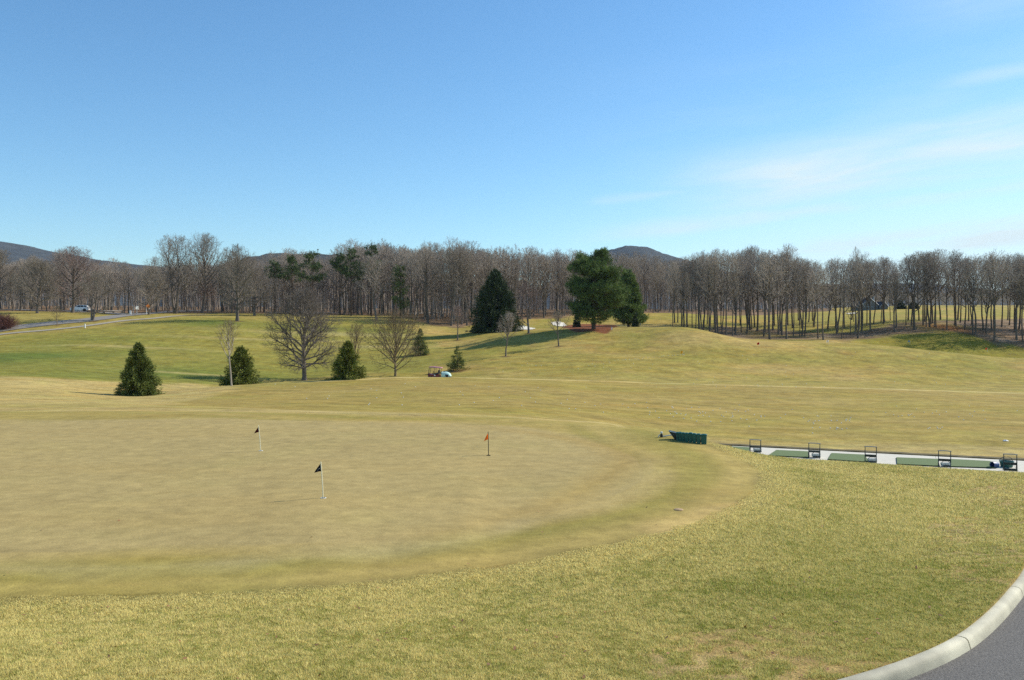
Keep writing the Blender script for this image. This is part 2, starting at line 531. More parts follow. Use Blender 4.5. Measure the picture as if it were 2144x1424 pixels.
orange = G(1985, 686, 160)
tint = lay(tint, np.exp(-((Xf - orange.x) / 4) ** 2 - ((Yf - orange.y) / 5) ** 2) * .9, S(168, 112, 48))
# tracks worn to straw
tint = lay(tint, np.clip(1.3 - pdist(TRACK, Xf, Yf) / 1.0, 0, 1) * (0.6 + .4 * w2), S(204, 190, 132))
tint = lay(tint, np.clip(1.2 - pdist(EDGE2, Xf, Yf) / 0.55, 0, 1) * (0.5 + .5 * w2), S(196, 180, 122))
# red mulch under the pine, dark mulch rings under small trees
MULCH = area([(1178, 684), (1195, 692), (1240, 694), (1280, 692), (1294, 684), (1262, 680), (1215, 679)])
tint = lay(tint, mask(sdist(MULCH, Xf, Yf), .6), S(132, 84, 54)); len_ = np.where(sdist(MULCH, Xf, Yf) < 0, .2, len_)
# the putting green, its collar and the mown fringe round it
tint = lay(tint, mask(sd_fr + (w3 - .5) * .5, .45), S(168, 154, 90)); len_ = np.where(sd_fr < 0, 0.12, len_)
band = np.clip(1 - np.abs(sd_fr + 1.5 + .3 * wob(Xf, Yf, 4, 3)) / .7, 0, 1) * (sd_fr < 0)
tint = lay(tint, band * .7, S(150, 144, 74))
band = np.clip(1 - np.abs(sd_fr + .5) / .55, 0, 1) * (sd_fr < 0)
tint = lay(tint, band * (.3 + .5 * w1), S(186, 168, 104))
tint = lay(tint, np.clip(w1 * 2.2 - 1.1, 0, 1) * mask(sd_fr, .5) * .6, S(162, 154, 76))
tint = lay(tint, mask(sd_gr + (w2 - .5) * .9, .9), S(177, 162, 110)); len_ = np.where(sd_gr < 0, 0.06, len_)
for (q, wd, amt, c_) in ((2.7, .55, .6, (188, 170, 106)), (3.5, .5, .55, (146, 140, 72)), (.9, .35, .4, (150, 140, 74)), (4.6, .6, .4, (184, 166, 102))):
    band = np.clip(1 - np.abs(sd_fr + q + .22 * wob(Xf, Yf, 3.3, q)) / wd, 0, 1) * (sd_fr < 0) * (sd_gr > -.4) * (.5 + .8 * (w1 - .2))
    tint = lay(tint, np.clip(band, 0, 1) * amt, S(*c_))
edge = np.clip(1 - np.abs(sd_gr + .9 + .5 * wob(Xf, Yf, 3, 1)) / .9, 0, 1) * np.clip((Xf + 3) / 5, 0, 1)
tint = lay(tint, edge * .55, S(172, 148, 84))
tint = lay(tint, mask(sdist(WHITE_BAND, Xf, Yf) + (w3 - .5) * .5, .7) * .55, S(186, 174, 126))
tint = lay(tint, mask(sdist(SCUFF, Xf, Yf) + (w3 - .5) * .5, .5) * .8, S(196, 174, 112))
bare_soil = np.zeros(GX.shape)
for d in DIRT:
    bare_soil = np.maximum(bare_soil, mask(sdist(d, Xf, Yf, 3) + (w3 - .5) * .12 + (vnoise(Xf, Yf, .14, 9) - .5) * .22, .16))
tint = lay(tint, bare_soil * .7, S(190, 168, 118))
brown = G(1700, 1118)
tint = lay(tint, np.exp(-((Xf - brown.x) / .9) ** 2 - ((Yf - brown.y) / 1.0) ** 2) * .7, S(128, 108, 54))
for (cx, cy, rr) in ((884, 744, 1.2), (958, 777, 1.2), (497, 673, 1.3), (1059, 747, .7), (1170, 726, .6), (958, 713, .7), (193, 673, 1.0), (120, 682, .6), (533, 662, 1.2), (312, 660, 1.0), (788, 671, 1.0), (1107, 698, .8)):
    c = G(cx, cy)
    tint = lay(tint, np.clip(1.6 - np.hypot(Xf - c.x, Yf - c.y) / rr, 0, 1) * .8, S(104, 80, 60))
tint = np.clip(tint, 0, 1)

# ---- turf material
def turf_material():
    m, nt, b = mat_base("turf")
    tc = N(nt, "ShaderNodeTexCoord"); v = tc.outputs["Object"]
    a = N(nt, "ShaderNodeAttribute"); a.attribute_name = "tint"
    l = N(nt, "ShaderNodeAttribute"); l.attribute_name = "grass_length"
    mp = N(nt, "ShaderNodeMapping"); mp.inputs["Scale"].default_value = (0.3, 1.0, 1.0); mp.inputs["Rotation"].default_value = (0, 0, .06); nt.links.new(v, mp.inputs["Vector"])
    streak = noise(nt, mp.outputs[0], 1.1, detail=7, rough=.7, lo=0.86, hi=1.14, f0=.34, f1=.66)
    blotch = noise(nt, v, 2.2, detail=5, rough=.65, lo=0.86, hi=1.14, f0=.33, f1=.67)
    grain = noise(nt, v, 7.0, detail=5, rough=.75, lo=0.78, hi=1.22, f0=.32, f1=.68)
    fine = noise(nt, v, 38.0, detail=3, rough=.8, lo=0.66, hi=1.34, f0=.3, f1=.7)
    def scaled(k, amt):      # 1 + (k-1)*amt
        s = N(nt, "ShaderNodeMath", operation="SUBTRACT"); nt.links.new(k, s.inputs[0]); s.inputs[1].default_value = 1
        q = N(nt, "ShaderNodeMath", operation="MULTIPLY_ADD"); nt.links.new(s.outputs[0], q.inputs[0]); nt.links.new(amt, q.inputs[1]); q.inputs[2].default_value = 1
        return q.outputs[0]
    lr = N(nt, "ShaderNodeMapRange"); lr.inputs["To Min"].default_value = 0.35; lr.inputs["To Max"].default_value = 1.0; nt.links.new(l.outputs["Fac"], lr.inputs["Value"])
    col = a.outputs["Color"]
    green = noise(nt, v, 0.22, detail=6, rough=.62, lo=0.0, hi=0.5, f0=.5, f1=.72)
    gm = N(nt, "ShaderNodeVectorMath", operation="MULTIPLY"); gm.inputs[1].default_value = (0.74, 0.9, 0.6); nt.links.new(col, gm.inputs[0])
    lg0 = N(nt, "ShaderNodeMapRange"); lg0.inputs["From Min"].default_value = .05; lg0.inputs["From Max"].default_value = .3; lg0.inputs["To Min"].default_value = .3; nt.links.new(l.outputs["Fac"], lg0.inputs["Value"])
    gq = N(nt, "ShaderNodeMath", operation="MULTIPLY"); nt.links.new(green, gq.inputs[0]); nt.links.new(lg0.outputs[0], gq.inputs[1])
    col = mix_col(nt, gq.outputs[0], col, gm.outputs[0])
    ochre = noise(nt, mp.outputs[0], 0.45, detail=6, rough=.65, lo=0.0, hi=.8, f0=.46, f1=.66)
    lg = N(nt, "ShaderNodeMapRange"); lg.inputs["From Min"].default_value = .05; lg.inputs["From Max"].default_value = .3; lg.inputs["To Min"].default_value = .22; nt.links.new(l.outputs["Fac"], lg.inputs["Value"])
    def times(a_, b_):
        q = N(nt, "ShaderNodeMath", operation="MULTIPLY"); nt.links.new(a_, q.inputs[0]); nt.links.new(b_, q.inputs[1]); return q.outputs[0]
    ochre = times(ochre, lg.outputs[0]); streak = scaled(streak, lg.outputs[0])
    om = N(nt, "ShaderNodeVectorMath", operation="MULTIPLY"); om.inputs[1].default_value = (1.04, 0.90, 0.70); nt.links.new(col, om.inputs[0])
    col = mix_col(nt, ochre, col, om.outputs[0])
    patchy = noise(nt, v, 0.45, detail=8, rough=.80, lo=0.60, hi=1.40, f0=.32, f1=.68)
    for k in (streak, blotch, scaled(patchy, lg.outputs[0]), scaled(grain, lr.outputs[0]), scaled(fine, lr.outputs[0])):
        col = mul_col(nt, col, k)
    nt.links.new(col, b.inputs["Base Color"])
    b.inputs["Roughness"].default_value = 0.95
    b.inputs["Specular IOR Level"].default_value = 0.1
    bp = N(nt, "ShaderNodeBump"); bp.inputs["Distance"].default_value = 0.03
    nt.links.new(lr.outputs[0], bp.inputs["Strength"])
    nt.links.new(noise(nt, v, 22, detail=4, rough=.7, f0=0, f1=1), bp.inputs["Height"])
    nt.links.new(bp.outputs[0], b.inputs["Normal"])
    return m


M_TURF = turf_material()
ii = np.arange(nU * nR).reshape(nU, nR)
quads = np.stack([ii[:-1, :-1], ii[1:, :-1], ii[1:, 1:], ii[:-1, 1:]], -1).reshape(-1, 4)
me = np_mesh("ground", np.stack([GX, GY, HZ], -1), [quads], M_TURF, smooth=True)
at_ = me.attributes.new("tint", "FLOAT_COLOR", "POINT")
at_.data.foreach_set("color", np.concatenate([tint.reshape(-1, 3), np.ones((nU * nR, 1))], 1).astype(np.float32).ravel())
al_ = me.attributes.new("grass_length", "FLOAT", "POINT")
al_.data.foreach_set("value", np.clip(len_, 0, 1).astype(np.float32).ravel())
struct("ground", me)


def patch(name, poly, res, off, mat, kind="structure", crown=0.0):
    """a sheet that follows the land inside an outline"""
    x0, y0 = poly.min(0); x1, y1 = poly.max(0)
    xs, ys = np.arange(x0, x1 + res, res), np.arange(y0, y1 + res, res)
    X, Y = np.meshgrid(xs, ys, indexing="ij")
    sd = sdist(poly, X, Y, 5)
    z = sample(HZ, X, Y) + off + crown * np.clip(-sd, 0, 2)
    k = np.arange(X.size).reshape(X.shape)
    q = np.stack([k[:-1, :-1], k[1:, :-1], k[1:, 1:], k[:-1, 1:]], -1).reshape(-1, 4)
    cs = (sd[:-1, :-1] + sd[1:, 1:] + sd[1:, :-1] + sd[:-1, 1:]).ravel() / 4
    me = np_mesh(name, np.stack([X, Y, z], -1), [q[cs < 0]], mat, smooth=True)
    return struct(name, me, kind)


def strip(name, line, widths, off, mat, ncross=5, kind="structure"):
    line = np.asarray(line, float)
    t = np.gradient(line, axis=0); t /= np.linalg.norm(t, axis=1)[:, None] + 1e-9
    nrm = np.stack([-t[:, 1], t[:, 0]], 1)
    w = np.interp(np.linspace(0, 1, len(line)), np.linspace(0, 1, len(widths)), widths)
    s = np.linspace(-.5, .5, ncross)
    P = line[:, None, :] + nrm[:, None, :] * (s[None, :, None] * w[:, None, None])
    z = sample(HZ, P[..., 0], P[..., 1]) + off
    k = np.arange(P.shape[0] * ncross).reshape(-1, ncross)
    q = np.stack([k[:-1, :-1], k[1:, :-1], k[1:, 1:], k[:-1, 1:]], -1).reshape(-1, 4)
    me = np_mesh(name, np.concatenate([P, z[..., None]], -1), [q[:, ::-1]], mat, smooth=True)
    return struct(name, me, kind)
# ------------------------------------------------------------------ tree growing
def tube_mesh(name, polys, mat, smooth=True):
    """polys: list of (points, radii, sides)"""
    groups = {}
    for pts, rad, k in polys:
        groups.setdefault((len(pts), k), []).append((pts, rad))
    V, Q, o = [], [], 0
    for (n, k), L in groups.items():
        P = np.array([p for p, _ in L], float); R = np.array([r for _, r in L], float)
        T = np.gradient(P, axis=1) if n > 2 else np.repeat(P[:, 1:] - P[:, :1], 2, 1)
        T /= np.linalg.norm(T, axis=2, keepdims=True) + 1e-9
        ref = np.where(np.abs(T[:, :1, 2:3]) < .85, np.array([0, 0, 1.]), np.array([1., 0, 0]))
        ref = np.broadcast_to(ref, T.shape)
        e1 = np.cross(T, ref); e1 /= np.linalg.norm(e1, axis=2, keepdims=True) + 1e-9
        e2 = np.cross(T, e1)
        a = np.arange(k) * 2 * PI / k
        ring = P[:, :, None] + R[:, :, None, None] * (e1[:, :, None] * np.cos(a)[None, None, :, None] + e2[:, :, None] * np.sin(a)[None, None, :, None])
        M = len(L)
        V.append(ring.reshape(-1, 3))
        idx = o + np.arange(M * n * k).reshape(M, n, k)
        q = np.stack([idx[:, :-1], np.roll(idx[:, :-1], -1, 2), np.roll(idx[:, 1:], -1, 2), idx[:, 1:]], -1).reshape(-1, 4)
        Q.append(q); o += M * n * k
    return np_mesh(name, np.concatenate(V), [np.concatenate(Q)], mat, smooth)


def nrm(v):
    l = math.sqrt(v[0] ** 2 + v[1] ** 2 + v[2] ** 2) or 1e-9
    return (v[0] / l, v[1] / l, v[2] / l)


class Tree:
    """a bare tree: trunk and limbs in one list, twigs in another; the crown fills an egg-shaped outline"""
    def __init__(self, seed, H, R, hc, hb, n1=22, n2=8, n3=6, n4=3, base=0.25, top=0.85, a_lo=80, a_hi=18, r0=None, trunk_to=0.8,
                 twig=0.012, up=0.10, jit=0.13, lean=0.02, stems=1, sides=(8, 5, 3, 3), f2=0.6, f3=0.5, f4=0.5, flat=0.0, wander=0.05, rlimb=0.42, low_bias=0.85):
        self.r = random.Random(seed); r = self.r
        self.H, self.R, self.hc, self.hb = H, R, hc, hb
        self.up, self.jit, self.twig, self.sides = up, jit, twig, sides
        self.n = (0, n2, n3, n4); self.fl = (1, f2, f3, f4)
        self.thick, self.thin = [], []
        r0 = r0 or H * 0.018
        for s in range(stems):
            th = r.random() * 2 * PI
            ld = (lean + (0.16 if stems > 1 else 0)) * (0.6 + .8 * r.random())
            d = nrm((math.cos(th) * ld, math.sin(th) * ld, 1))
            p = (0.0, 0.0, -0.25) if stems == 1 else (math.cos(th) * .12, math.sin(th) * .12, -.25)
            n = 12; L = H * trunk_to + .25
            pts, rad = [p], [r0 * 1.45]
            for i in range(1, n + 1):
                d = nrm((d[0] + r.gauss(0, wander), d[1] + r.gauss(0, wander), d[2] + .12))
                p = (p[0] + d[0] * L / n, p[1] + d[1] * L / n, p[2] + d[2] * L / n)
                t = i / n
                pts.append(p); rad.append(r0 * (1 - t) ** 0.75 + twig * 1.5)
            self.thick.append((pts, rad, sides[0]))
            m = n1 // stems
            az = r.random() * 6.28
            for i in range(m):
                t = (i + r.random() * .8) / m
                tt = base / trunk_to + (0.99 - base / trunk_to) * t ** low_bias
                k = min(int(tt * n), n - 1); f = tt * n - k
                q = tuple(pts[k][j] * (1 - f) + pts[k + 1][j] * f for j in range(3))
                rr = rad[k] * (1 - f) + rad[k + 1] * f
                az += 2.4 + r.gauss(0, .35)
                ang = math.radians(a_lo + (a_hi - a_lo) * t + r.gauss(0, 6))
                d1 = (math.sin(ang) * math.cos(az), math.sin(ang) * math.sin(az), math.cos(ang))
                L1 = self.reach(q, d1) * r.uniform(.82, 1.04)
                if L1 > 0.25:
                    self.branch(q, d1, L1, min(rr * .75, r0 * rlimb * (0.5 + .5 * L1 / R)), 1)

    def reach(self, p, d):
        a = (self.H - self.hc) if (p[2] + d[2] * self.R * .5) > self.hc else (self.hc - self.hb)
        px, py, pz = p[0] / self.R, p[1] / self.R, (p[2] - self.hc) / a
        dx, dy, dz = d[0] / self.R, d[1] / self.R, d[2] / a
        A = dx * dx + dy * dy + dz * dz; B = px * dx + py * dy + pz * dz; C = px * px + py * py + pz * pz - 1
        D = B * B - A * C
        if D <= 0: return 0.25 * self.R
        s = (-B + math.sqrt(D)) / A
        return max(s, 0.12 * self.R)

    def branch(self, p, d, L, rad, lev):
        r = self.r
        n = (0, 7, 5, 3, 2)[lev]
        pts, rr, ds = [p], [rad], [d]
        j = self.jit * (1, 1, 1.2, 1.3, 1.2)[lev]
        for i in range(n):
            d = nrm((d[0] + r.gauss(0, j), d[1] + r.gauss(0, j), d[2] + r.gauss(0, j) + self.up * (1 if lev < 3 else .5)))
            p = (p[0] + d[0] * L / n, p[1] + d[1] * L / n, p[2] + d[2] * L / n)
            t = (i + 1) / n
            pts.append(p); rr.append(max(rad * (1 - t) ** .8, self.twig * (0.55 if lev > 2 else .8))); ds.append(d)
        (self.thick if lev == 1 else self.thin).append((pts, rr, self.sides[lev - 1 if lev < 2 else min(lev, 3)] if lev > 1 else self.sides[1]))
        if lev > 3 or (lev == 3 and self.n[3] == 0): return
        m = self.n[lev]
        az = r.random() * 6.28
        for i in range(m):
            t = 0.22 + 0.76 * (i + r.random()) / m
            k = min(int(t * n), n - 1); f = t * n - k
            q = tuple(pts[k][c] * (1 - f) + pts[k + 1][c] * f for c in range(3))
            az += 2.4 + r.gauss(0, .4)
            ang = math.radians(r.uniform(28, 58))
            b = ds[k + 1]
            ref = (0, 0, 1) if abs(b[2]) < .9 else (1, 0, 0)
            e1 = nrm((b[1] * ref[2] - b[2] * ref[1], b[2] * ref[0] - b[0] * ref[2], b[0] * ref[1] - b[1] * ref[0]))
            e2 = (b[1] * e1[2] - b[2] * e1[1], b[2] * e1[0] - b[0] * e1[2], b[0] * e1[1] - b[1] * e1[0])
            ca, sa, c2, s2 = math.cos(ang), math.sin(ang), math.cos(az), math.sin(az)
            d1 = nrm(tuple(b[c] * ca + (e1[c] * c2 + e2[c] * s2) * sa for c in range(3)))
            l1 = min(L * self.fl[lev] * (1.15 - .7 * t) * r.uniform(.7, 1.2), self.reach(q, d1) * 1.05)
            if l1 > 0.08:
                self.branch(q, d1, l1, max(rr[k] * .62, self.twig), lev + 1)

    def meshes(self, name, mb, mt):
        return tube_mesh(name + "_trunk", self.thick, mb), tube_mesh(name + "_crown", self.thin, mt)


def bare(name, label, cat, loc, me, group=None, rz=0.0, sc=(1, 1, 1)):
    t = thing(name, label, cat, loc, rz, group)
    t.scale = sc
    put("trunk", me[0], t); put("crown", me[1], t)
    return t


# ------------------------------------------------------------------ conifers
def sprays(P, D, L, W, rs, fold=0.0):
    """one narrow diamond per needle spray: base point, direction, length, width"""
    n = len(P)
    D = D / (np.linalg.norm(D, axis=1, keepdims=True) + 1e-9)
    R = rs.normal(size=(n, 3)); S = np.cross(D, R); S /= np.linalg.norm(S, axis=1, keepdims=True) + 1e-9
    L = np.asarray(L).reshape(-1, 1) * np.ones((n, 1)); W = np.asarray(W).reshape(-1, 1) * np.ones((n, 1))
    v = np.stack([P, P + D * L * .45 + S * W, P + D * L, P + D * L * .45 - S * W], 1)
    q = np.arange(n * 4).reshape(n, 4)
    return v.reshape(-1, 3), q


def needle_mesh(name, V, Q, rnd, mat):
    me = np_mesh(name, V, [Q], mat)
    a = me.attributes.new("rnd", "FLOAT", "POINT")
    a.data.foreach_set("value", np.repeat(rnd, 4).astype(np.float32))
    return me


def spruce_meshes(name, seed, H, R, nb=200, per=60, taper=1.0, low=0.03, droop=.25, spl=.26, spw=.05, mat=None, mbark=None, power=.85, gap=0.0, lump=.12, rise=.25):
    rs = np.random.default_rng(seed)
    # branches in loose whorls up the stem
    t = np.sort(rs.random(nb) ** 1.05)
    t = low + (0.985 - low) * t
    az = rs.random(nb) * 2 * PI
    prof = (1 - t) ** power * np.clip((t - low) / .10 + .72, 0, 1)
    lumps = 1 + lump * np.sin(az * 3 + t * 23 + seed) + rs.normal(0, lump * .8, nb)
    Lb = np.maximum(R * prof * lumps, R * .05)
    if gap > 0:
        keep = rs.random(nb) > gap; t, az, Lb = t[keep], az[keep], Lb[keep]
    nb = len(t)
    el = rise * (t * 1.6 - .45) + rs.normal(0, .08, nb)
    bd = np.stack([np.cos(az) * np.cos(el), np.sin(az) * np.cos(el), np.sin(el)], 1)
    b0 = np.stack([0 * t, 0 * t, t * H], 1)
    m = np.maximum((per * (Lb / R) ** .9).astype(int), 10)
    bi = np.repeat(np.arange(nb), m); n = len(bi)
    s = rs.random(n) ** .62
    perp = np.stack([-np.sin(az), np.cos(az), 0 * az], 1)[bi]
    side = rs.choice([-1., 1.], n)
    off = side * rs.random(n) * .32 * Lb[bi] * (1.05 - s)
    P = b0[bi] + bd[bi] * (s * Lb[bi])[:, None] + perp * off[:, None]
    P[:, 2] += rs.normal(0, 1, n) * (.035 * H * (1 - t[bi]) ** .5 + .05) * (.4 + .6 * s) - droop * Lb[bi] * s * (1 - .55 * s) - np.abs(off) * .15
    P[:, 2] = np.maximum(P[:, 2], .04)
    D = bd[bi] * .8 + perp * (side * .55)[:, None] + rs.normal(0, .28, (n, 3)); D[:, 2] += .06
    l = spl * rs.uniform(.6, 1.25, n) * (0.55 + .45 * (Lb[bi] / R))
    V, Q = sprays(P, D, l, spw * rs.uniform(.7, 1.3, n), rs)
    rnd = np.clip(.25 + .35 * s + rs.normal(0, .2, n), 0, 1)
    # leader at the top
    crown = needle_mesh(name + "_crown", V, Q, rnd, mat)
    polys = [([(0, 0, -.2), (0, 0, H * .5), (0, 0, H * .97)], [H * .018, H * .011, .012], 7)]
    for i in range(0, nb, 2):
        e = b0[i] + bd[i] * Lb[i] * .75; e[2] -= droop * Lb[i] * .45
        mid = b0[i] + bd[i] * Lb[i] * .4; mid[2] -= droop * Lb[i] * .3
        polys.append(([tuple(b0[i]), tuple(mid), tuple(e)], [.012 + Lb[i] * .009, .01 + Lb[i] * .005, .006], 3))
    return tube_mesh(name + "_trunk", polys, mbark), crown


def pine_meshes(name, seed, H, limbs, mat, mbark, tuft=.5, ntuft=34, nneedle=15, r0=.3, lean=0.0, thick=.22, needle_w=.035):
    """limbs: (height, azimuth, length, rise); needle tufts sit along the outer part of every limb in flat layers"""
    rs = np.random.default_rng(seed)
    polys = [([(0, 0, -.3), (lean * .3, 0, H * .35), (lean * .7, 0, H * .7), (lean, 0, H * .98)], [r0 * 1.25, r0 * .9, r0 * .5, .04], 9)]
    C, O = [], []
    for (h, az, L, rise) in limbs:
        b = np.array([lean * h / H, 0, h]); d = np.array([math.cos(az), math.sin(az), rise]); 
        pr = np.array([-math.sin(az), math.cos(az), 0])
        e = b + d * L; mid = b + d * L * .5 - np.array([0, 0, .05 * L])
        polys.append(([tuple(b), tuple(mid), tuple(e)], [.025 + L * .016, .02 + L * .009, .012], 5))
        n = max(int(ntuft * L / 4.0), 8)
        s = .22 + .84 * rs.random(n) ** .8
        off = rs.normal(0, 1, n) * .24 * L * np.sin(np.clip(s, 0, 1) * 2.2)
        c = b + d * (s * L)[:, None] + pr * off[:, None]
        c[:, 2] += rs.normal(0, thick, n) + .12 * L * s * s
        C.append(c); O.append(d * .5 + pr * np.sign(off)[:, None] * .3 + np.array([0, 0, .55]))
        for k in range(0, n, 4):
            q = b + d * (s[k] * L * .7)
            polys.append(([tuple(q), tuple(c[k])], [.02, .008], 3))
    C, O = np.concatenate(C), np.concatenate(O)
    n = len(C)
    bi = np.repeat(np.arange(n), nneedle)
    D = O[bi] + rs.normal(0, .75, (len(bi), 3))
    V, Q = sprays(C[bi] + rs.normal(0, tuft * .18, (len(bi), 3)), D, tuft * rs.uniform(.6, 1.2, len(bi)), needle_w * rs.uniform(.7, 1.4, len(bi)), rs)
    tr = rs.random(n)
    rnd = np.clip(tr[bi] * .6 + .2 + rs.normal(0, .15, len(bi)), 0, 1)
    return tube_mesh(name + "_trunk", polys, mbark), needle_mesh(name + "_crown", V, Q, rnd, mat)


M_BARK = bark("grey_bark", srgb(114, 104, 94))
M_TWIG = bark("grey_twigs", srgb(142, 131, 116))
M_TWIG_BROWN = bark("brown_twigs", srgb(132, 112, 102))
M_TWIG_PALE = bark("pale_twigs", srgb(168, 154, 140))
M_BARK_PALE = bark("pale_bark", srgb(168, 156, 140))
M_TWIG_TAN = bark("tan_twigs", srgb(134, 118, 92))
M_FOREST = bark("forest_bark", srgb(108, 98, 86))
M_FTWIG = bark("forest_twigs", srgb(164, 151, 136))
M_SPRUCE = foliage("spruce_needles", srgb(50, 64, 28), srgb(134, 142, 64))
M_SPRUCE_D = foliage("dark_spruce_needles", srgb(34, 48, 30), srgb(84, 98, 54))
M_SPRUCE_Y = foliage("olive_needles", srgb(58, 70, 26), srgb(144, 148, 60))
M_PINE = foliage("pine_needles", srgb(44, 64, 34), srgb(122, 142, 70), .15)
M_PINE_L = foliage("light_pine_needles", srgb(54, 78, 40), srgb(134, 150, 76), .15)
M_PINE_W = foliage("wood_pine_needles", srgb(48, 64, 38), srgb(104, 120, 62))
M_PBARK = bark("pine_bark", srgb(92, 76, 62))


def px_h(x, yb, yt, ymin=6.0, Y=None):
    """base point on the land and the height of a tree seen from row yb up to row yt"""
    b = G(x, yb, ymin) if Y is None else on(x, Y)
    return b, (at(x, yt, b.y).z - b.z), b.y / F


# ---- the lone bare trees on the course
LONE = []
def lone(x, yb, yt, w, label, seed, mats=(M_BARK, M_TWIG), cat="tree", name="bare_tree", Y=None, ymin=6.0, hc=.55, hb=.12, group=None, **kw):
    b, H, k = px_h(x, yb, yt, ymin, Y)
    R = w / 2 * k * 1.18
    t = Tree(seed, H, R, hc * H, hb * H, **kw)
    o = bare(name, label, cat, b, t.meshes(name, *mats), group)
    LONE.append((x, b, R))
    return o


wide = dict(n1=30, n2=10, n3=6, n4=4, base=.13, trunk_to=.78, a_lo=84, a_hi=12, up=.06, jit=.10, low_bias=1.25)
lone(637, 797, 604, 150, "big round bare tree at the near rim with a brown tipped crown", 11, mats=(M_BARK, M_BARK), hc=.50, hb=.05, r0=.30, twig=.013, **{**wide, 'n1': 34, 'n2': 12, 'n3': 7})
lone(828, 788, 648, 122, "vase shaped bare tree with several stems forking near the ground", 12, hc=.62, hb=-.1, mats=(M_TWIG_TAN, M_TWIG_TAN), n1=32, n2=9, n3=5, n4=3, base=.10, a_lo=62, a_hi=6, trunk_to=.5, r0=.17, twig=.012, up=.03, jit=.09)
lone(745, 765, 676, 66, "small pale bare tree half behind the olive spruce", 13, Y=125, mats=(M_TWIG_TAN, M_TWIG_TAN), hc=.6, hb=.15, n1=18, n2=6, n3=5, n4=2, base=.2, a_lo=45, a_hi=10, r0=.10, twig=.010)
lone(485, 808, 668, 62, "slender white barked sapling in front of the wide dark spruce", 14, mats=(M_BARK_PALE, M_TWIG_TAN), hc=.72, hb=.35, n1=16, n2=6, n3=4, n4=0, base=.40, a_lo=32, a_hi=8, r0=.085, twig=.010, trunk_to=.85, name="sapling", cat="sapling", jit=.08)
lone(1059, 746, 650, 52, "young bare tree standing before the big dark spruce", 15, hc=.6, hb=.25, n1=18, n2=6, n3=5, n4=2, base=.28, a_lo=42, a_hi=10, r0=.11, twig=.011, mats=(M_BARK, M_TWIG_PALE))
lone(1170, 725, 648, 58, "young bare tree on the slope below the white bunkers", 16, hc=.55, hb=.25, n1=18, n2=6, n3=5, n4=2, base=.3, a_lo=62, a_hi=12, r0=.10, twig=.011, mats=(M_BARK, M_TWIG))
lone(958, 712, 640, 54, "young bare tree on the slope above the utility cart", 17, hc=.6, hb=.3, n1=18, n2=6, n3=5, n4=2, base=.33, a_lo=58, a_hi=12, r0=.11, twig=.012, mats=(M_BARK, M_TWIG_BROWN))
lone(1107, 698, 592, 62, "dark bare tree with reddish twigs between spruce and bunkers", 18, hc=.55, hb=.12, n1=22, n2=8, n3=6, n4=2, base=.14, a_lo=50, a_hi=10, r0=.2, twig=.014, mats=(M_BARK, M_TWIG_BROWN))
lone(788, 670, 532, 84, "light grey spreading tree at the crest before the pines", 19, hc=.6, hb=.2, n1=22, n2=8, n3=5, n4=3, base=.28, a_lo=58, a_hi=12, r0=.24, twig=.017, mats=(M_BARK, M_TWIG_PALE))
lone(497, 672, 513, 104, "spreading bare tree casting its shadow on the green mound", 20, hc=.55, hb=.15, r0=.36, twig=.017, **wide)
lone(533, 661, 556, 104, "pale bare tree behind the mound with a broad low crown", 21, hc=.5, hb=.12, r0=.30, twig=.017, mats=(M_BARK, M_TWIG_PALE), **wide)
lone(423, 655, 487, 104, "tall bare tree with a few rusty leaves clinging low in it", 22, hc=.58, hb=.12, r0=.42, twig=.018, n1=28, n2=9, n3=6, n4=3, base=.18, a_lo=55, a_hi=10, trunk_to=.7)
lone(367, 657, 489, 92, "tall bare tree with twin trunk beside the rusty leaved tree", 23, hc=.58, hb=.15, r0=.30, twig=.018, n1=28, n2=9, n3=6, n4=3, base=.22, a_lo=52, a_hi=10, trunk_to=.75, stems=2)
lone(312, 659, 556, 72, "round bare tree just past the orange road sign", 24, hc=.52, hb=.12, r0=.26, twig=.017, **wide)
lone(193, 672, 566, 84, "low forked bare tree in front of the silver car", 25, hc=.55, hb=.08, r0=.22, twig=.017, n1=20, n2=9, n3=6, n4=3, base=.12, a_lo=62, a_hi=14, stems=2, trunk_to=.7)
lone(152, 655, 516, 112, "brown twigged bare tree overhanging the silver car's bonnet", 26, hc=.55, hb=.15, r0=.36, twig=.019, mats=(M_BARK, M_TWIG_BROWN), **wide)
lone(78, 656, 543, 98, "round grey bare tree beyond the road at the left", 27, hc=.52, hb=.12, r0=.30, twig=.018, mats=(M_BARK, M_TWIG), **wide)
lone(-8, 652, 520, 100, "bare tree cut by the left edge of the picture", 28, hc=.52, hb=.12, r0=.30, twig=.018, mats=(M_BARK, M_TWIG), **wide)
lone(120, 682, 640, 30, "tiny bare sapling on the grass strip below the road", 29, hc=.6, hb=.15, n1=12, n2=5, n3=4, n4=0, base=.2, a_lo=50, a_hi=15, r0=.07, twig=.014, name="sapling", cat="sapling", mats=(M_TWIG_TAN, M_TWIG_TAN))

# the few rusty leaves left on the tall tree
rust = plain("rusty_leaves", srgb(150, 92, 52) * .8, .8)
tall = [o for o in scene.objects if o.get("label", "").startswith("tall bare tree with a few rusty")][0]
rs = np.random.default_rng(3)
n = 2600
th = rs.random(n) * 2 * PI; rr = rs.random(n) ** .5 * 2.6
P = np.stack([1.2 + rr * np.cos(th), rr * np.sin(th), 5.0 + rs.normal(0, 1.7, n)], 1)
V, Q = sprays(P, rs.normal(0, 1, (n, 3)), .10, .035, rs)
put("leaves", np_mesh("leaves", V, [Q], rust), tall)

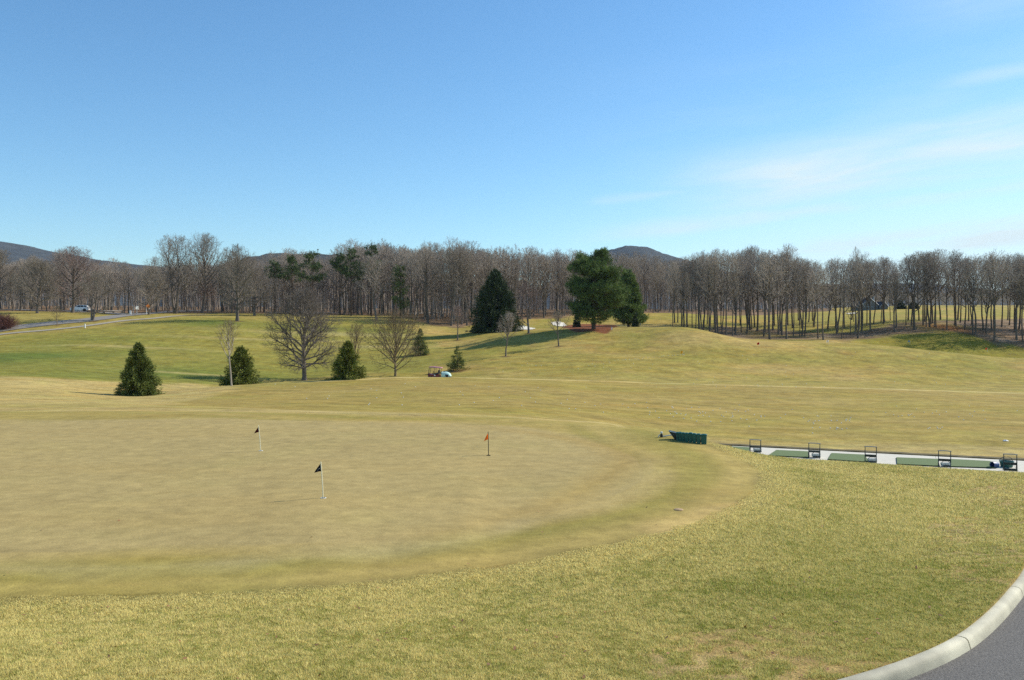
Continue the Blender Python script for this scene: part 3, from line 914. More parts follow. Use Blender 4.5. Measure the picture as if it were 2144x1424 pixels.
# reddish bush at the left edge
def bush():
    b = G(4, 690); k = b.y / F
    rs = random.Random(5); P = []
    for i in range(520):
        az, el = rs.random() * 6.28, rs.uniform(.25, 1.45)
        L = rs.uniform(.75, 1.0) * 3.4 * (0.72 + .28 * math.cos(el))
        p = (rs.gauss(0, .5), rs.gauss(0, .5), 0); d = (math.cos(az) * math.cos(el), math.sin(az) * math.cos(el), math.sin(el))
        pts = [p]
        for j in range(4):
            d = nrm((d[0] + rs.gauss(0, .1), d[1] + rs.gauss(0, .1), d[2] + rs.gauss(0, .1)))
            p = tuple(p[c] + d[c] * L / 4 for c in range(3)); pts.append(p)
            if j:
                for _ in range(2):
                    q = nrm((d[0] + rs.gauss(0, .5), d[1] + rs.gauss(0, .5), d[2] + rs.gauss(0, .5)))
                    P.append(([p, tuple(p[c] + q[c] * .8 for c in range(3))], [.013, .008], 3))
        P.append((pts, [.03, .024, .02, .016, .01], 3))
    t = thing("bare_shrub", "low reddish twiggy shrub beside the road at the left edge", "shrub", b)
    put("stems", tube_mesh("shrub_stems", P, bark("red_twigs", srgb(132, 92, 82))), t)
bush()

# ---- spruces
def spruce(x, yb, yt, w, label, seed, mat=M_SPRUCE, ymin=6.0, Y=None, back=0, name="spruce_tree", cat="spruce", **kw):
    b, H, k = px_h(x, yb, yt, ymin, Y)
    if back: b, H, k = px_h(x, yb, yt, Y=b.y + back)
    t = thing(name, label, cat, b)
    tr, cr = spruce_meshes(name, seed, H, w / 2 * k * 1.08, mat=mat, mbark=M_PBARK, **kw)
    put("trunk", tr, t); put("crown", cr, t)
    LONE.append((x, b, w / 2 * k))
    return t

spruce(290, 828, 716, 79, "full dark spruce standing alone on the straw coloured bank", 31, nb=420, per=130, spl=.30, spw=.024, power=.80, lump=.2, low=.01)
spruce(504, 807, 727, 70, "wide dark spruce behind the white barked sapling", 32, back=4, mat=M_SPRUCE_Y, nb=400, per=120, spl=.26, spw=.025, power=.66, lump=.22, low=.01, rise=.5, droop=.15)
spruce(727, 794, 713, 58, "olive spruce with a ragged top right of the big round tree", 33, mat=M_SPRUCE_Y, nb=380, per=110, spl=.27, spw=.025, power=.72, lump=.28, low=.01, rise=.5, droop=.15)
spruce(880, 744, 687, 36, "thin grey green spruce on a dark mulch ring", 34, nb=220, per=75, spl=.28, spw=.026, power=.8, lump=.15, low=.06)
spruce(958, 776, 724, 42, "small sparse spruce just behind the utility cart", 35, nb=150, per=75, spl=.26, spw=.024, power=.9, lump=.2, low=.10, gap=.15)
spruce(1037, 694, 566, 108, "huge dense dark spruce left of the bunkers", 36, mat=M_SPRUCE_D, nb=700, per=150, spl=.5, spw=.05, power=.72, lump=.10, low=.02, rise=.9, droop=.1)
spruce(1208, 674, 652, 15, "small dark round evergreen under the white pine's low limbs", 37, Y=178, mat=M_SPRUCE_D, nb=120, per=40, spl=.25, spw=.05, power=.45, name="evergreen_shrub", cat="shrub")
spruce(1330, 679, 656, 14, "small dark evergreen at the foot of the lighter pine", 38, Y=172, mat=M_SPRUCE_D, nb=120, per=40, spl=.25, spw=.05, power=.6, name="evergreen_shrub", cat="shrub")

# ---- pines
def pine(x, yb, yt, label, limbs_fn, seed, mat, Y=None, ymin=6.0, group=None, name="pine_tree", **kw):
    b, H, k = px_h(x, yb, yt, ymin, Y)
    t = thing(name, label, "pine", b, 0, group)
    tr, cr = pine_meshes(name, seed, H, limbs_fn(H, k), mat, M_PBARK, **kw)
    put("trunk", tr, t); put("crown", cr, t)
    LONE.append((x, b, 3.0))
    return t


def white_pine_limbs(H, k):
    r = random.Random(41); L = []
    # outline of the crown: half widths left and right (in photo pixels) against height above the base
    hs = [.14, .2, .3, .38, .46, .55, .65, .74, .82, .90, .96, 1.0]
    lf = [50, 52, 48, 46, 44, 53, 50, 52, 44, 36, 26, 8]
    rt = [38, 50, 62, 70, 72, 70, 68, 62, 54, 42, 30, 10]
    for i in range(180):
        t = .15 + .835 * ((i * 7) % 13) / 12.0 + r.gauss(0, .030)
        t = min(t, .985)
        az = i * 2.4 + r.gauss(0, .3)
        c = math.cos(az)
        w = np.interp(t, hs, rt if c > 0 else lf) * k
        wm = np.interp(t, hs, [(a + b) / 2 for a, b in zip(lf, rt)]) * k
        L_ = (abs(c) * w + (1 - abs(c)) * wm) * r.uniform(.62, 1.06)
        if t < .22 and r.random() < .35: continue
        L.append((t * H * .97, az, max(L_, .6), r.gauss(.05, .10) + (.5 * max(t - .8, 0) * 3)))
    return L


pine(1243, 689, 529, "big white pine on the mound with layered dark boughs", white_pine_limbs, 42, M_PINE, tuft=.62, ntuft=42, nneedle=12, r0=.33, needle_w=.032, thick=.24)


def cone_limbs(seed, n, wl, wr, lo, power):
    def f(H, k):
        r = random.Random(seed); L = []
        for i in range(n):
            t = r.uniform(lo, .98); az = i * 2.4 + r.gauss(0, .3)
            w = (wr if math.cos(az) > 0 else wl) * k * (1 - t) ** power * r.uniform(.75, 1.08)
            L.append((t * H, az, max(w, .5), r.gauss(.12, .12)))
        return L
    return f


pine(1316, 677, 566, "lighter green pine just behind the big white pine", cone_limbs(43, 130, 48, 38, .05, .7), 44, M_PINE_L, Y=180, tuft=.6, ntuft=54, nneedle=13, r0=.24, needle_w=.05)


def flat_top_limbs(seed, n, w, lo):
    def f(H, k):
        r = random.Random(seed); L = []
        for i in range(n):
            t = lo + (1 - lo) * r.random(); az = i * 2.4 + r.gauss(0, .5)
            s = math.sin(min((t - lo) / (1 - lo) * 1.15 + .28, 1) * PI * .9) ** .6
            L.append((t * H, az, max(w * k * s * r.uniform(.5, 1.1), .6), r.gauss(.22, .15)))
        return L
    return f


for (x, yt, w, lo, Y, lab, sd) in (
    (612, 543, 24, .62, 226, "flat topped pine rising left of the taller twin pines", 51),
    (655, 534, 34, .55, 224, "broad flat topped pine above the big round bare tree", 52),
    (735, 524, 30, .50, 226, "dark pine with its top tight against a bare grey tree", 53),
    (778, 516, 26, .55, 228, "highest dark pine top above the light grey spreading tree", 54),
    (712, 530, 20, .68, 232, "slim dark pine in the wood left of its taller neighbour", 55),
    (575, 553, 22, .7, 236, "small flat pine top over the pale broad tree", 57)):
    pine(x, 0, yt, lab, flat_top_limbs(sd, 26, w, lo), sd, M_PINE_W, Y=Y, tuft=.55, ntuft=26, nneedle=11, r0=.2, needle_w=.05, thick=.3)
pine(838, 0, 556, "yellow green pine clothed with needles low down its trunk", cone_limbs(56, 46, 26, 22, .16, .25), 58, M_PINE_L, Y=222, tuft=.55, ntuft=16, nneedle=10, r0=.17, needle_w=.045, thick=.3)

# ------------------------------------------------------------------ the woods
VAR_H = 18.0
FV = []
for i, (R, base, n1) in enumerate(((4.6, .30, 17), (5.4, .28, 19), (3.8, .36, 15), (5.0, .40, 17), (4.2, .22, 17), (6.0, .34, 19), (3.4, .36, 14), (4.8, .46, 15))):
    t = Tree(100 + i, VAR_H, R, VAR_H * (.64 + .06 * (base > .41)), VAR_H * (base - .08), n1=n1, n2=6, n3=4, n4=2, base=base, trunk_to=.78, a_lo=55, a_hi=12, r0=.18, twig=.022,
             lean=.06, wander=.045, up=.10, jit=.12, rlimb=.7, f2=.66, f3=.62)
    FV.append(t.meshes("forest_tree_%d" % i, M_FOREST, M_FTWIG))

TOPX = [-700, -60, 0, 60, 130, 200, 250, 300, 340, 470, 520, 560, 620, 680, 700, 760, 830, 900, 940, 1000, 1060, 1100, 1180, 1260, 1330, 1420, 1450, 1500, 1530, 1600, 1645, 1700, 1760, 1830, 1870, 1900, 1960, 2000, 2050, 2144, 2800]
TOPY = [540, 530, 545, 542, 530, 540, 554, 550, 552, 540, 534, 542, 515, 540, 528, 504, 506, 518, 512, 514, 524, 524, 530, 534, 536, 540, 536, 522, 512, 520, 530, 545, 540, 530, 552, 530, 525, 525, 532, 535, 535]
AREAS = [   # landmark the trees stand behind, by bearing
    (-700, 45, "beyond the road at the left edge"), (45, 230, "behind the silver car"), (230, 330, "behind the road signs"), (330, 480, "behind the two tall trees"), (480, 570, "behind the green mound"),
    (570, 700, "among the flat topped pines"), (700, 860, "behind the light grey tree"), (860, 985, "between the pines and the dark spruce"), (985, 1090, "behind the huge dark spruce"),
    (1090, 1195, "behind the bunkers"), (1195, 1360, "behind the white pine"), (1360, 1480, "beyond the mound right of the white pine")]


def where(x):
    for a, b, s in AREAS:
        if a <= x < b: return s
    return "at the far right"


R_ = random.Random(77)
def forest_tree(x, Y, label, group, ytop=None, wide=1.0, v=None, name="forest_tree"):
    b = on(x, Y)
    yt = np.interp(x, TOPX, TOPY) + R_.gauss(6, 9) if ytop is None else ytop
    H = max(at(x, yt, b.y).z - b.z, 6.0)
    s = H / VAR_H
    me = FV[v if v is not None else R_.randrange(len(FV))]
    k = s * wide * R_.uniform(.85, 1.15)
    return bare(name, label, "tree", b, me, group, R_.random() * 6.28, (k, k, s))


def clear_of(p, r=2.2):
    return all((p.x - b.x) ** 2 + (p.y - b.y) ** 2 > (r + .25 * R) ** 2 for _, b, R in LONE)


def wood_edge(x):
    return np.interp(x, [-300, 0, 290, 480, 640, 830, 890, 960, 1060, 1240, 1350, 1480], [216, 220, 228, 234, 237, 231, 206, 200, 213, 236, 246, 258])


placed = []
tries = 0
while len(placed) < 190 and tries < 9000:
    tries += 1
    x = R_.uniform(-60, 1475)
    Y = wood_edge(x) + 1 + 30 * R_.random() ** 1.6
    p = on(x, Y)
    if any((p.x - q.x) ** 2 + (p.y - q.y) ** 2 < 2.6 ** 2 for q in placed) or not clear_of(p): continue
    placed.append(p)
    s = where(x)
    forest_tree(x, Y, "bare grey tree in the wood edge " + s, "bare trees of the wood edge " + s)

GROVE_T = [(1456, 689), (1469, 693), (1487, 699), (1499, 704), (1520, 705), (1534, 707), (1550, 682), (1570, 691), (1580, 685), (1599, 705), (1612, 711), (1637, 702), (1647, 710), (1661, 704), (1674, 704), (1679, 704), (1687, 694),
           (1685, 705), (1713, 709), (1724, 712), (1733, 690), (1752, 698), (1412, 676), (1428, 681), (1439, 685), (1419, 676), (1495, 689), (1510, 686), (1538, 694), (1751, 700), (1762, 709), (1768, 688), (1780, 700),
           (1790, 699), (1796, 708), (1815, 682), (1823, 695), (1829, 679), (1850, 678), (1864, 671), (1873, 696), (1877, 685), (1901, 671), (1915, 691), (1924, 671), (1933, 681), (1939, 670), (1949, 673), (1960, 686), (1969, 670),
           (1982, 675), (1999, 673), (2005, 670), (2010, 676), (2020, 687), (2035, 681), (2042, 701), (2059, 691), (2065, 701), (2076, 691), (2081, 715), (2097, 685), (2113, 681), (2133, 690), (2142, 715), (2160, 700), (2190, 690), (2230, 705)]
for i in range(14):
    GROVE_T.append((R_.uniform(1990, 2300), R_.uniform(672, 708)))
for i in range(34):
    GROVE_T.append((R_.uniform(1400, 1700), R_.uniform(674, 702)))
for i in range(14):
    GROVE_T.append((R_.uniform(1640, 2000), R_.uniform(672, 694)))
for i in range(26):
    GROVE_T.append((R_.uniform(1470, 2300), -R_.uniform(190, 226)))
for i in range(18):
    GROVE_T.append((R_.uniform(2120, 2480), -R_.uniform(187, 208)))
special = {(1647, 710): ("tall bare tree in the grove rising well above its neighbours", 511, 1.0), (1790, 699): ("pole thin tall tree standing above the grove's gap", 516, .45),
           (2081, 715): ("bare grove tree at the lowest edge with its long shadow on grass", 528, 1.0), (1915, 691): ("thick bare tree standing out front of the right grove", 530, 1.3),
           (1612, 711): ("bare grove tree with the widest foot at the litter's near edge", 524, 1.1)}
GAREAS = [(1300, 1480, "on the mound's far shoulder"), (1480, 1600, "left end of the right grove"), (1600, 1700, "between the tall tree and the mound"), (1700, 1800, "left of the grey house"), (1800, 1880, "in front of the grey house"), (1880, 1990, "right of the grey house"), (1990, 2500, "on the brown litter at the far right")]
GROVE_SHADOW = []
for (x, y) in GROVE_T:
    p = G(x, y, 168)
    Y = min(p.y, 232) if y > 0 else -y
    s = [t for a, b, t in GAREAS if a <= x < b][0]
    if (x, y) in special:
        lab, yt, wd = special[(x, y)]
        forest_tree(x, Y, lab, None, yt, wd, name="grove_tree")
    else:
        forest_tree(x, Y, "bare slim grove tree " + s, "bare grove trees " + s, np.interp(x, TOPX, TOPY) + abs(R_.gauss(2, 16)) - 4, .95 if y < 0 or R_.random() < .6 else .6, name="grove_tree")


# the deep wood behind: far too many trunks to tell apart
def deep_wood(name, label, spots, seed, mat, nvar=5, wide=1.0):
    rs = np.random.default_rng(seed)
    lib = []
    for i in range(nvar):
        t = Tree(300 + i + seed, VAR_H, (3.2, 2.6, 3.8, 2.2, 3.0)[i], VAR_H * .60, VAR_H * .10, n1=16, n2=6, n3=4, n4=0, base=(.20, .30, .14, .34, .24)[i], trunk_to=.88, a_lo=60, a_hi=14, r0=.19, twig=.035,
                 lean=.05, wander=.035, jit=.16, sides=(5, 3, 3, 3))
        me = tube_mesh("tmp", t.thick + t.thin, mat)
        v = np.zeros(len(me.vertices) * 3, np.float32); me.vertices.foreach_get("co", v)
        q = np.zeros(len(me.loops), np.int32); me.loops.foreach_get("vertex_index", q)
        lib.append((v.reshape(-1, 3), q.reshape(-1, 4))); bpy.data.meshes.remove(me)
    V, Q, o = [], [], 0
    for (b, H) in spots:
        v, q = lib[rs.integers(nvar)]
        a = rs.random() * 6.28; s = H / VAR_H; k = s * rs.uniform(.8, 1.2) * wide
        c, n = math.cos(a) * k, math.sin(a) * k
        w = np.stack([v[:, 0] * c - v[:, 1] * n + b[0], v[:, 0] * n + v[:, 1] * c + b[1], v[:, 2] * s + b[2]], 1)
        V.append(w); Q.append(q + o); o += len(v)
    me = np_mesh(name, np.concatenate(V), [np.concatenate(Q)], mat, smooth=True)
    return tag(put(name, me), label, "woodland", None, "stuff")


sp = []
for i in range(640):
    x = R_.uniform(-150, 1500)
    Y = wood_edge(x) + 22 + 110 * R_.random() ** 1.2
    b = on(x, Y)
    yt = np.interp(x, TOPX, TOPY) + abs(R_.gauss(10, 9))
    sp.append((b, max(at(x, yt, Y).z - b.z, 7)))
for i in range(420):
    x = R_.uniform(-150, 1500)
    b = on(x, wood_edge(x) + R_.uniform(70, 190))
    sp.append((b, R_.uniform(8, 15)))
for i in range(320):
    x = R_.uniform(-150, 1500)
    b = on(x, wood_edge(x) + 8 + 60 * R_.random())
    sp.append((b, R_.uniform(4, 9)))
deep_wood("deep_wood", "deep grey bare woodland filling in behind the wood edge", sp, 1, M_FTWIG)
sp = []
for i in range(620):
    x = R_.uniform(1440, 2400)
    Y = (300 if x < 1740 else 430) + 200 * R_.random() 
    b = on(x, Y)
    yt = np.interp(x, [1440, 1560, 1700, 1800, 1950, 2144, 2500], [552, 575, 588, 598, 606, 600, 600]) + abs(R_.gauss(6, 7))
    sp.append((b, max(at(x, yt, Y).z - b.z, 8)))
deep_wood("distant_wood", "low far bare woodland beyond the bright fairway and grey house", sp, 9, M_FTWIG, 5, 2.0)
# ------------------------------------------------------------------ roads, path, bunkers, kerb
M_ASPHALT = plain("asphalt", srgb(104, 99, 92), .9, var=.5, scale=46, bump=.9, bscale=70)
M_FARROAD = plain("far_asphalt", srgb(134, 127, 116), .85, var=.08, scale=2)
M_PATH = plain("cart_path_surface", srgb(162, 150, 128), .9, var=.12, scale=1.5)
M_SAND = plain("bunker_sand", srgb(226, 216, 194), .95, var=.06, scale=2)
M_CONC = plain("kerb_concrete", srgb(190, 182, 156), .85, var=.34, scale=1.6, bump=.3, bscale=90)
M_SLAB = plain("tee_concrete", srgb(208, 200, 180), .85, var=.07, scale=3)

road_px = [(-200, 712), (-60, 700), (30, 687), (110, 678), (190, 670), (250, 662), (300, 657.5), (360, 653), (440, 650)]
strip("road", smooth_curve([tuple(G(x, y))[:2] for x, y in road_px], 8), [4.6, 4.6, 4.4, 4.4, 5, 5], .10, M_FARROAD)
strip("side_road", smooth_curve([tuple(G(x, y))[:2] for x, y in [(268, 659), (220, 655.5), (160, 653), (60, 650), (-80, 648)]], 8), [5, 5, 5], .12, M_FARROAD)
path_px = [(-200, 726), (-60, 710), (10, 700), (100, 692), (180, 683), (260, 672), (340, 665), (430, 659)]
strip("cart_path", smooth_curve([tuple(G(x, y))[:2] for x, y in path_px], 8), [2.1, 2.0, 1.9, 1.7], .08, M_PATH)
strip("wood_road", smooth_curve([on(x, Y)[:2] for x, Y in ((560, 243), (700, 246), (850, 247), (960, 262))], 8), [5, 5], .3, M_FARROAD)


def bunker(pix, ymin=6.0, off=.06, res=.5):
    patch("bunker", area(pix, ymin=ymin), res, off, M_SAND)


bunker([(1076, 690), (1080, 681), (1095, 680), (1112, 685), (1127, 688), (1115, 691), (1095, 691)], ymin=160)
bunker([(1146, 677), (1158, 674), (1180, 674), (1192, 681), (1185, 684), (1160, 683)], ymin=160)
bunker([(1766, 658), (1780, 655.5), (1800, 655), (1800, 657), (1785, 658.5)], ymin=200, off=.15)


def make_kerb():
    P = KERB
    seg = np.linalg.norm(np.diff(P, axis=0), axis=1); s = np.concatenate([[0], np.cumsum(seg)])
    j0 = tuple(G(2000, 1338))[:2]; j1 = tuple(G(2112, 1225))[:2]
    loc = lambda q: s[np.argmin(np.hypot(P[:, 0] - q[0], P[:, 1] - q[1]))]
    a, b = loc(j0), loc(j1); step = b - a
    cuts = [0] + [a + k * step for k in range(-12, 14) if 0.3 < a + k * step < s[-1] - .3] + [s[-1]]
    cuts = sorted(set(cuts))
    prof = [(-.01, -.45), (-.01, -.02), (0.012, 0.0), (.06, .006), (.115, .0), (.14, -.02), (.152, -.05), (.175, -.125), (.18, -.45)]
    mb = MB(); g = .011
    for u0, u1 in zip(cuts[:-1], cuts[1:]):
        ss = np.linspace(u0 + g, u1 - g, 9)
        c = np.stack([np.interp(ss, s, P[:, k]) for k in (0, 1)], 1)
        t = np.gradient(c, axis=0); t /= np.linalg.norm(t, axis=1)[:, None]
        out = np.stack([t[:, 1], -t[:, 0]], 1)           # towards the road
        z = np.array([float(sample(HZ0, *(c[i] - out[i] * .35))) for i in range(9)])
        mb.loft([[(c[i, 0] + out[i, 0] * o, c[i, 1] + out[i, 1] * o, z[i] + .015 + h) for o, h in prof] for i in range(9)])
    o = mb.build("kerb", M_CONC, smooth=True); tag(o, kind="structure")
    # asphalt beside it
    t = np.gradient(P, axis=0); t /= np.linalg.norm(t, axis=1)[:, None]
    out = np.stack([t[:, 1], -t[:, 0]], 1)
    ds = np.array([.14, .5, 1, 2, 4, 8, 14])
    zz = np.array([float(sample(HZ0, *(P[i] - out[i] * .35))) for i in range(len(P))])
    R = P[:, None] + np.array([1, -.35])[None, None] * (ds[None, :, None] - .14) + out[:, None] * .14
    z = zz[:, None] - .10 - .012 * ds[None]
    k = np.arange(len(P) * len(ds)).reshape(len(P), -1)
    q = np.stack([k[:-1, :-1], k[1:, :-1], k[1:, 1:], k[:-1, 1:]], -1).reshape(-1, 4)
    struct("driveway", np_mesh("driveway", np.concatenate([R, z[..., None]], -1), [q], M_ASPHALT, True))


HZ0 = HZ
make_kerb()

# ------------------------------------------------------------------ practice tee
SLAB_Z = EYE - 6.29
def slab_pt(x, y):
    r = ray(x, y); d = (SLAB_Z + .01 - EYE) / r.z
    return Vector((r.x * d, d, SLAB_Z))


FARL = [slab_pt(1400, 928), slab_pt(1490, 931), slab_pt(2144, 964.5), slab_pt(2400, 978)]
ax = (FARL[2] - FARL[1]); ax.z = 0; ax.normalize()
dn = Vector((ax.y, -ax.x, 0))                                      # towards the viewer
A0 = FARL[1] - ax * 5; A1 = FARL[2] + ax * 9
DEPTH = (slab_pt(2144, 990) - FARL[2]).dot(dn)
mb = MB()
nseg = 9
for i in range(nseg):
    a = A0.lerp(A1, i / nseg); b = A0.lerp(A1, (i + 1) / nseg) - ax * .012
    q = [a, b, b + dn * DEPTH, a + dn * DEPTH]
    mb.loft([[(p.x, p.y, SLAB_Z - .2) for p in q], [(p.x, p.y, SLAB_Z) for p in q]])
tag(mb.build("concrete_tee_pavement", M_SLAB), kind="structure")
M_SOIL = plain("turf_edge_soil", srgb(96, 84, 48), .95, var=.3, scale=5)
mb = MB()
rings = []
for i in range(41):
    p = A0.lerp(A1, i / 40); h = .055 + .015 * math.sin(i * 2.3)
    rings.append([tuple(p - dn * o + Vector((0, 0, z))) for o, z in ((.03, -.2), (.03, h * .8), (.10, h), (.5, h), (1.2, -.04), (1.2, -.2))])
mb.loft(rings)
tag(mb.build("turf_bank", M_SOIL), kind="structure")

M_MAT = plain("green_mat_turf", srgb(98, 114, 66), .95, var=.06, scale=8, bump=.2, bscale=300)
M_RUBBER = plain("black_rubber", srgb(38, 40, 38), .8)
M_STAND = plain("dark_green_metal", srgb(34, 52, 50), .5, var=.1)
M_RAIL = plain("grey_foam_rail", srgb(140, 150, 152), .7)
M_BASKET = plain("white_plastic", srgb(206, 214, 210), .5)
M_TEAL = plain("teal_plastic", srgb(20, 88, 78), .45, var=.08)
M_TEALD = plain("dark_green_plastic", srgb(14, 28, 28), .5, var=.1)
M_BLUE = plain("blue_plastic", srgb(36, 66, 118), .4)
RZ = math.atan2(ax.y, ax.x)


def mat_at(c0, c1, near_l, near_r, label):
    P = [slab_pt(*q) for q in (c0, c1, near_r, near_l)]
    c = sum(P, Vector()) / 4
    t = thing("hitting_mat", label, "golf mat", c, 0, "green hitting mats on the concrete tee")
    L = [p - c for p in P]
    b = MB(); b.loft([[(p.x, p.y, .002) for p in L], [(p.x, p.y, .028) for p in L]]); b.build("rubber_base", M_RUBBER, t)
    b = MB(); b.loft([[(p.x * .985, p.y * .97, .028) for p in L], [(p.x * .985, p.y * .97, .055) for p in L]]); b.build("turf_top", M_MAT, t)


mat_at((1740, 950), (1811, 953.5), (1733, 963), (1820, 969), "green hitting mat beside the middle bag stand with slanted left end")
mat_at((1876, 959), (1964, 962.5), (1878, 973), (1968, 977.5), "green hitting mat left of the stand between two mats")
mat_at((1990, 962.5), (2074, 967), (1990, 978), (2085, 981), "green hitting mat next to the blue ball bucket")
mat_at((1625, 943.5), (1692, 946.5), (1608, 955), (1693, 959), "green hitting mat partly under the grass rim, second from the bins")
mat_at((1530, 936), (1570, 938), (1500, 946), (1570, 950), "green hitting mat mostly hidden by the rim, nearest the green bins")


def bag_stand(x, ytop, ybot, wpx, label, low=False, src=None):
    p = slab_pt(x, ybot); k = p.y / F
    w = wpx * k; H = (ybot - ytop) * k; d = .34
    t = thing("bag_stand", label, "bag stand", p, RZ, "bag stands along the practice tee")
    for s in (-1, 1):
        b = MB(); X = s * w / 2
        b.tube([(X, d * .7, 0), (X, d * .15, H * .5), (X, 0, H)], .016, 7)
        b.tube([(X, -d * .5, 0), (X, 0, H)], .018, 7)
        b.tube([(X, -d * .32, H * .36), (X, d * .28, H * .36)], .012, 6)
        b.build("side_frame", M_STAND, t)
    b = MB(); b.tube([(-w / 2 - .03, 0, H), (-w * .2, 0, H + .012), (w * .2, 0, H + .012), (w / 2 + .03, 0, H)], .021, 8); b.build("top_rail", M_RAIL, t, True)
    b = MB(); b.box((0, -d * .22, H * .46), (w, .02, H * .15)); b.box((0, d * .02, H * .40), (w, d * .5, .015)); b.build("tray_panel", M_STAND, t)
    b = MB(); b.tube([(-w / 2, -d * .47, H * .05), (w / 2, -d * .47, H * .05)], .014, 6); b.tube([(-w / 2, d * .62, H * .08), (w / 2, d * .62, H * .08)], .012, 6); b.build("foot_rail", M_STAND, t)
    if low:
        b = MB(); b.box((0, -d * .44, H * .13), (w, .025, H * .12)); b.build("lower_panel", M_STAND, t)
    return t, p, w, H


def bucket(p, r, h, mat, label, cat="ball bucket", name="ball_bucket", tilt=None, balls=True):
    t = thing(name, label, cat, p, random.random() * 6)
    if tilt: t.rotation_euler = tilt
    b = MB(); b.lathe([(r * .8, 0), (r * .82, .005), (r, h), (r * 1.06, h + .005), (r * 1.06, h + .02), (r * .96, h + .02), (r * .76, .02)], 18); b.build("bucket_body", mat, t, True)
    b = MB(); b.tube([(r * math.cos(a), 0, h + r * .9 * math.sin(a)) for a in np.linspace(0, PI, 9)], .007, 5); b.build("handle", M_RAIL, t)
    return t


SPOTS = []
for (x, yt, yb, w, lab, low) in ((1581.5, 921, 947, 22, "dark bag stand half sunk behind the grass rim by the bins", False),
                                 (1705, 928, 958.5, 22, "dark bag stand at the right end of the second mat", False),
                                 (1823, 935, 969, 22, "dark bag stand with a white basket before bare concrete", False),
                                 (1977.5, 944, 978, 23, "dark bag stand standing between two green mats", False),
                                 (2115, 951, 986, 24, "dark bag stand with a low panel beside the teal tub", True)):
    SPOTS.append(bag_stand(x, yt, yb, w, lab, low))
for (i, lab) in ((0, "white ball basket under the bag stand nearest the bins"), (1, "white ball basket under the stand on the second mat"), (2, "white ball basket under the stand before bare concrete"), (3, "white ball basket under the stand between two mats")):
    t, p, w, H = SPOTS[i]
    q = p + ax * (w * .12) - dn * .22
    bt = thing("ball_basket", lab, "basket", q, RZ + .3, "white ball baskets under the stands")
    b = MB(); b.loft([[(-.16, -.11, .01), (.16, -.11, .01), (.16, .11, .01), (-.16, .11, .01)], [(-.2, -.14, .17), (.2, -.14, .17), (.2, .14, .17), (-.2, .14, .17)], [(-.18, -.12, .17), (.18, -.12, .17), (.18, .12, .17), (-.18, .12, .17)], [(-.15, -.10, .03), (.15, -.10, .03), (.15, .10, .03), (-.15, .10, .03)]]); b.build("basket_body", M_BASKET, bt)
    b = MB(); b.box((0, -.17, .06), (.34, .02, .05)); b.tube([(-.2, 0, .17), (-.1, 0, .25), (.1, 0, .25), (.2, 0, .17)], .012, 6); b.build("handle", M_TEALD, bt)
p = slab_pt(2089, 979)
bucket(p + Vector((0, 0, .13)), .14, .30, M_BLUE, "blue ball bucket tipped on its side by the last mat", tilt=(0, PI / 2 * .96, PI + .25))
p = slab_pt(2108, 978) - dn * .1
t = thing("tub", "round teal tub with a wire handle behind the last bag stand", "tub", p)
b = MB(); b.lathe([(.22, 0), (.25, .02), (.29, .24), (.31, .25), (.31, .28), (.27, .28), (.22, .03)], 22); b.build("tub_body", M_TEAL, t, True)
b = MB(); b.tube([(.30 * math.cos(a), .04, .27 + .2 * math.sin(a)) for a in np.linspace(0, PI, 11)], .012, 6); b.build("handle", M_STAND, t)


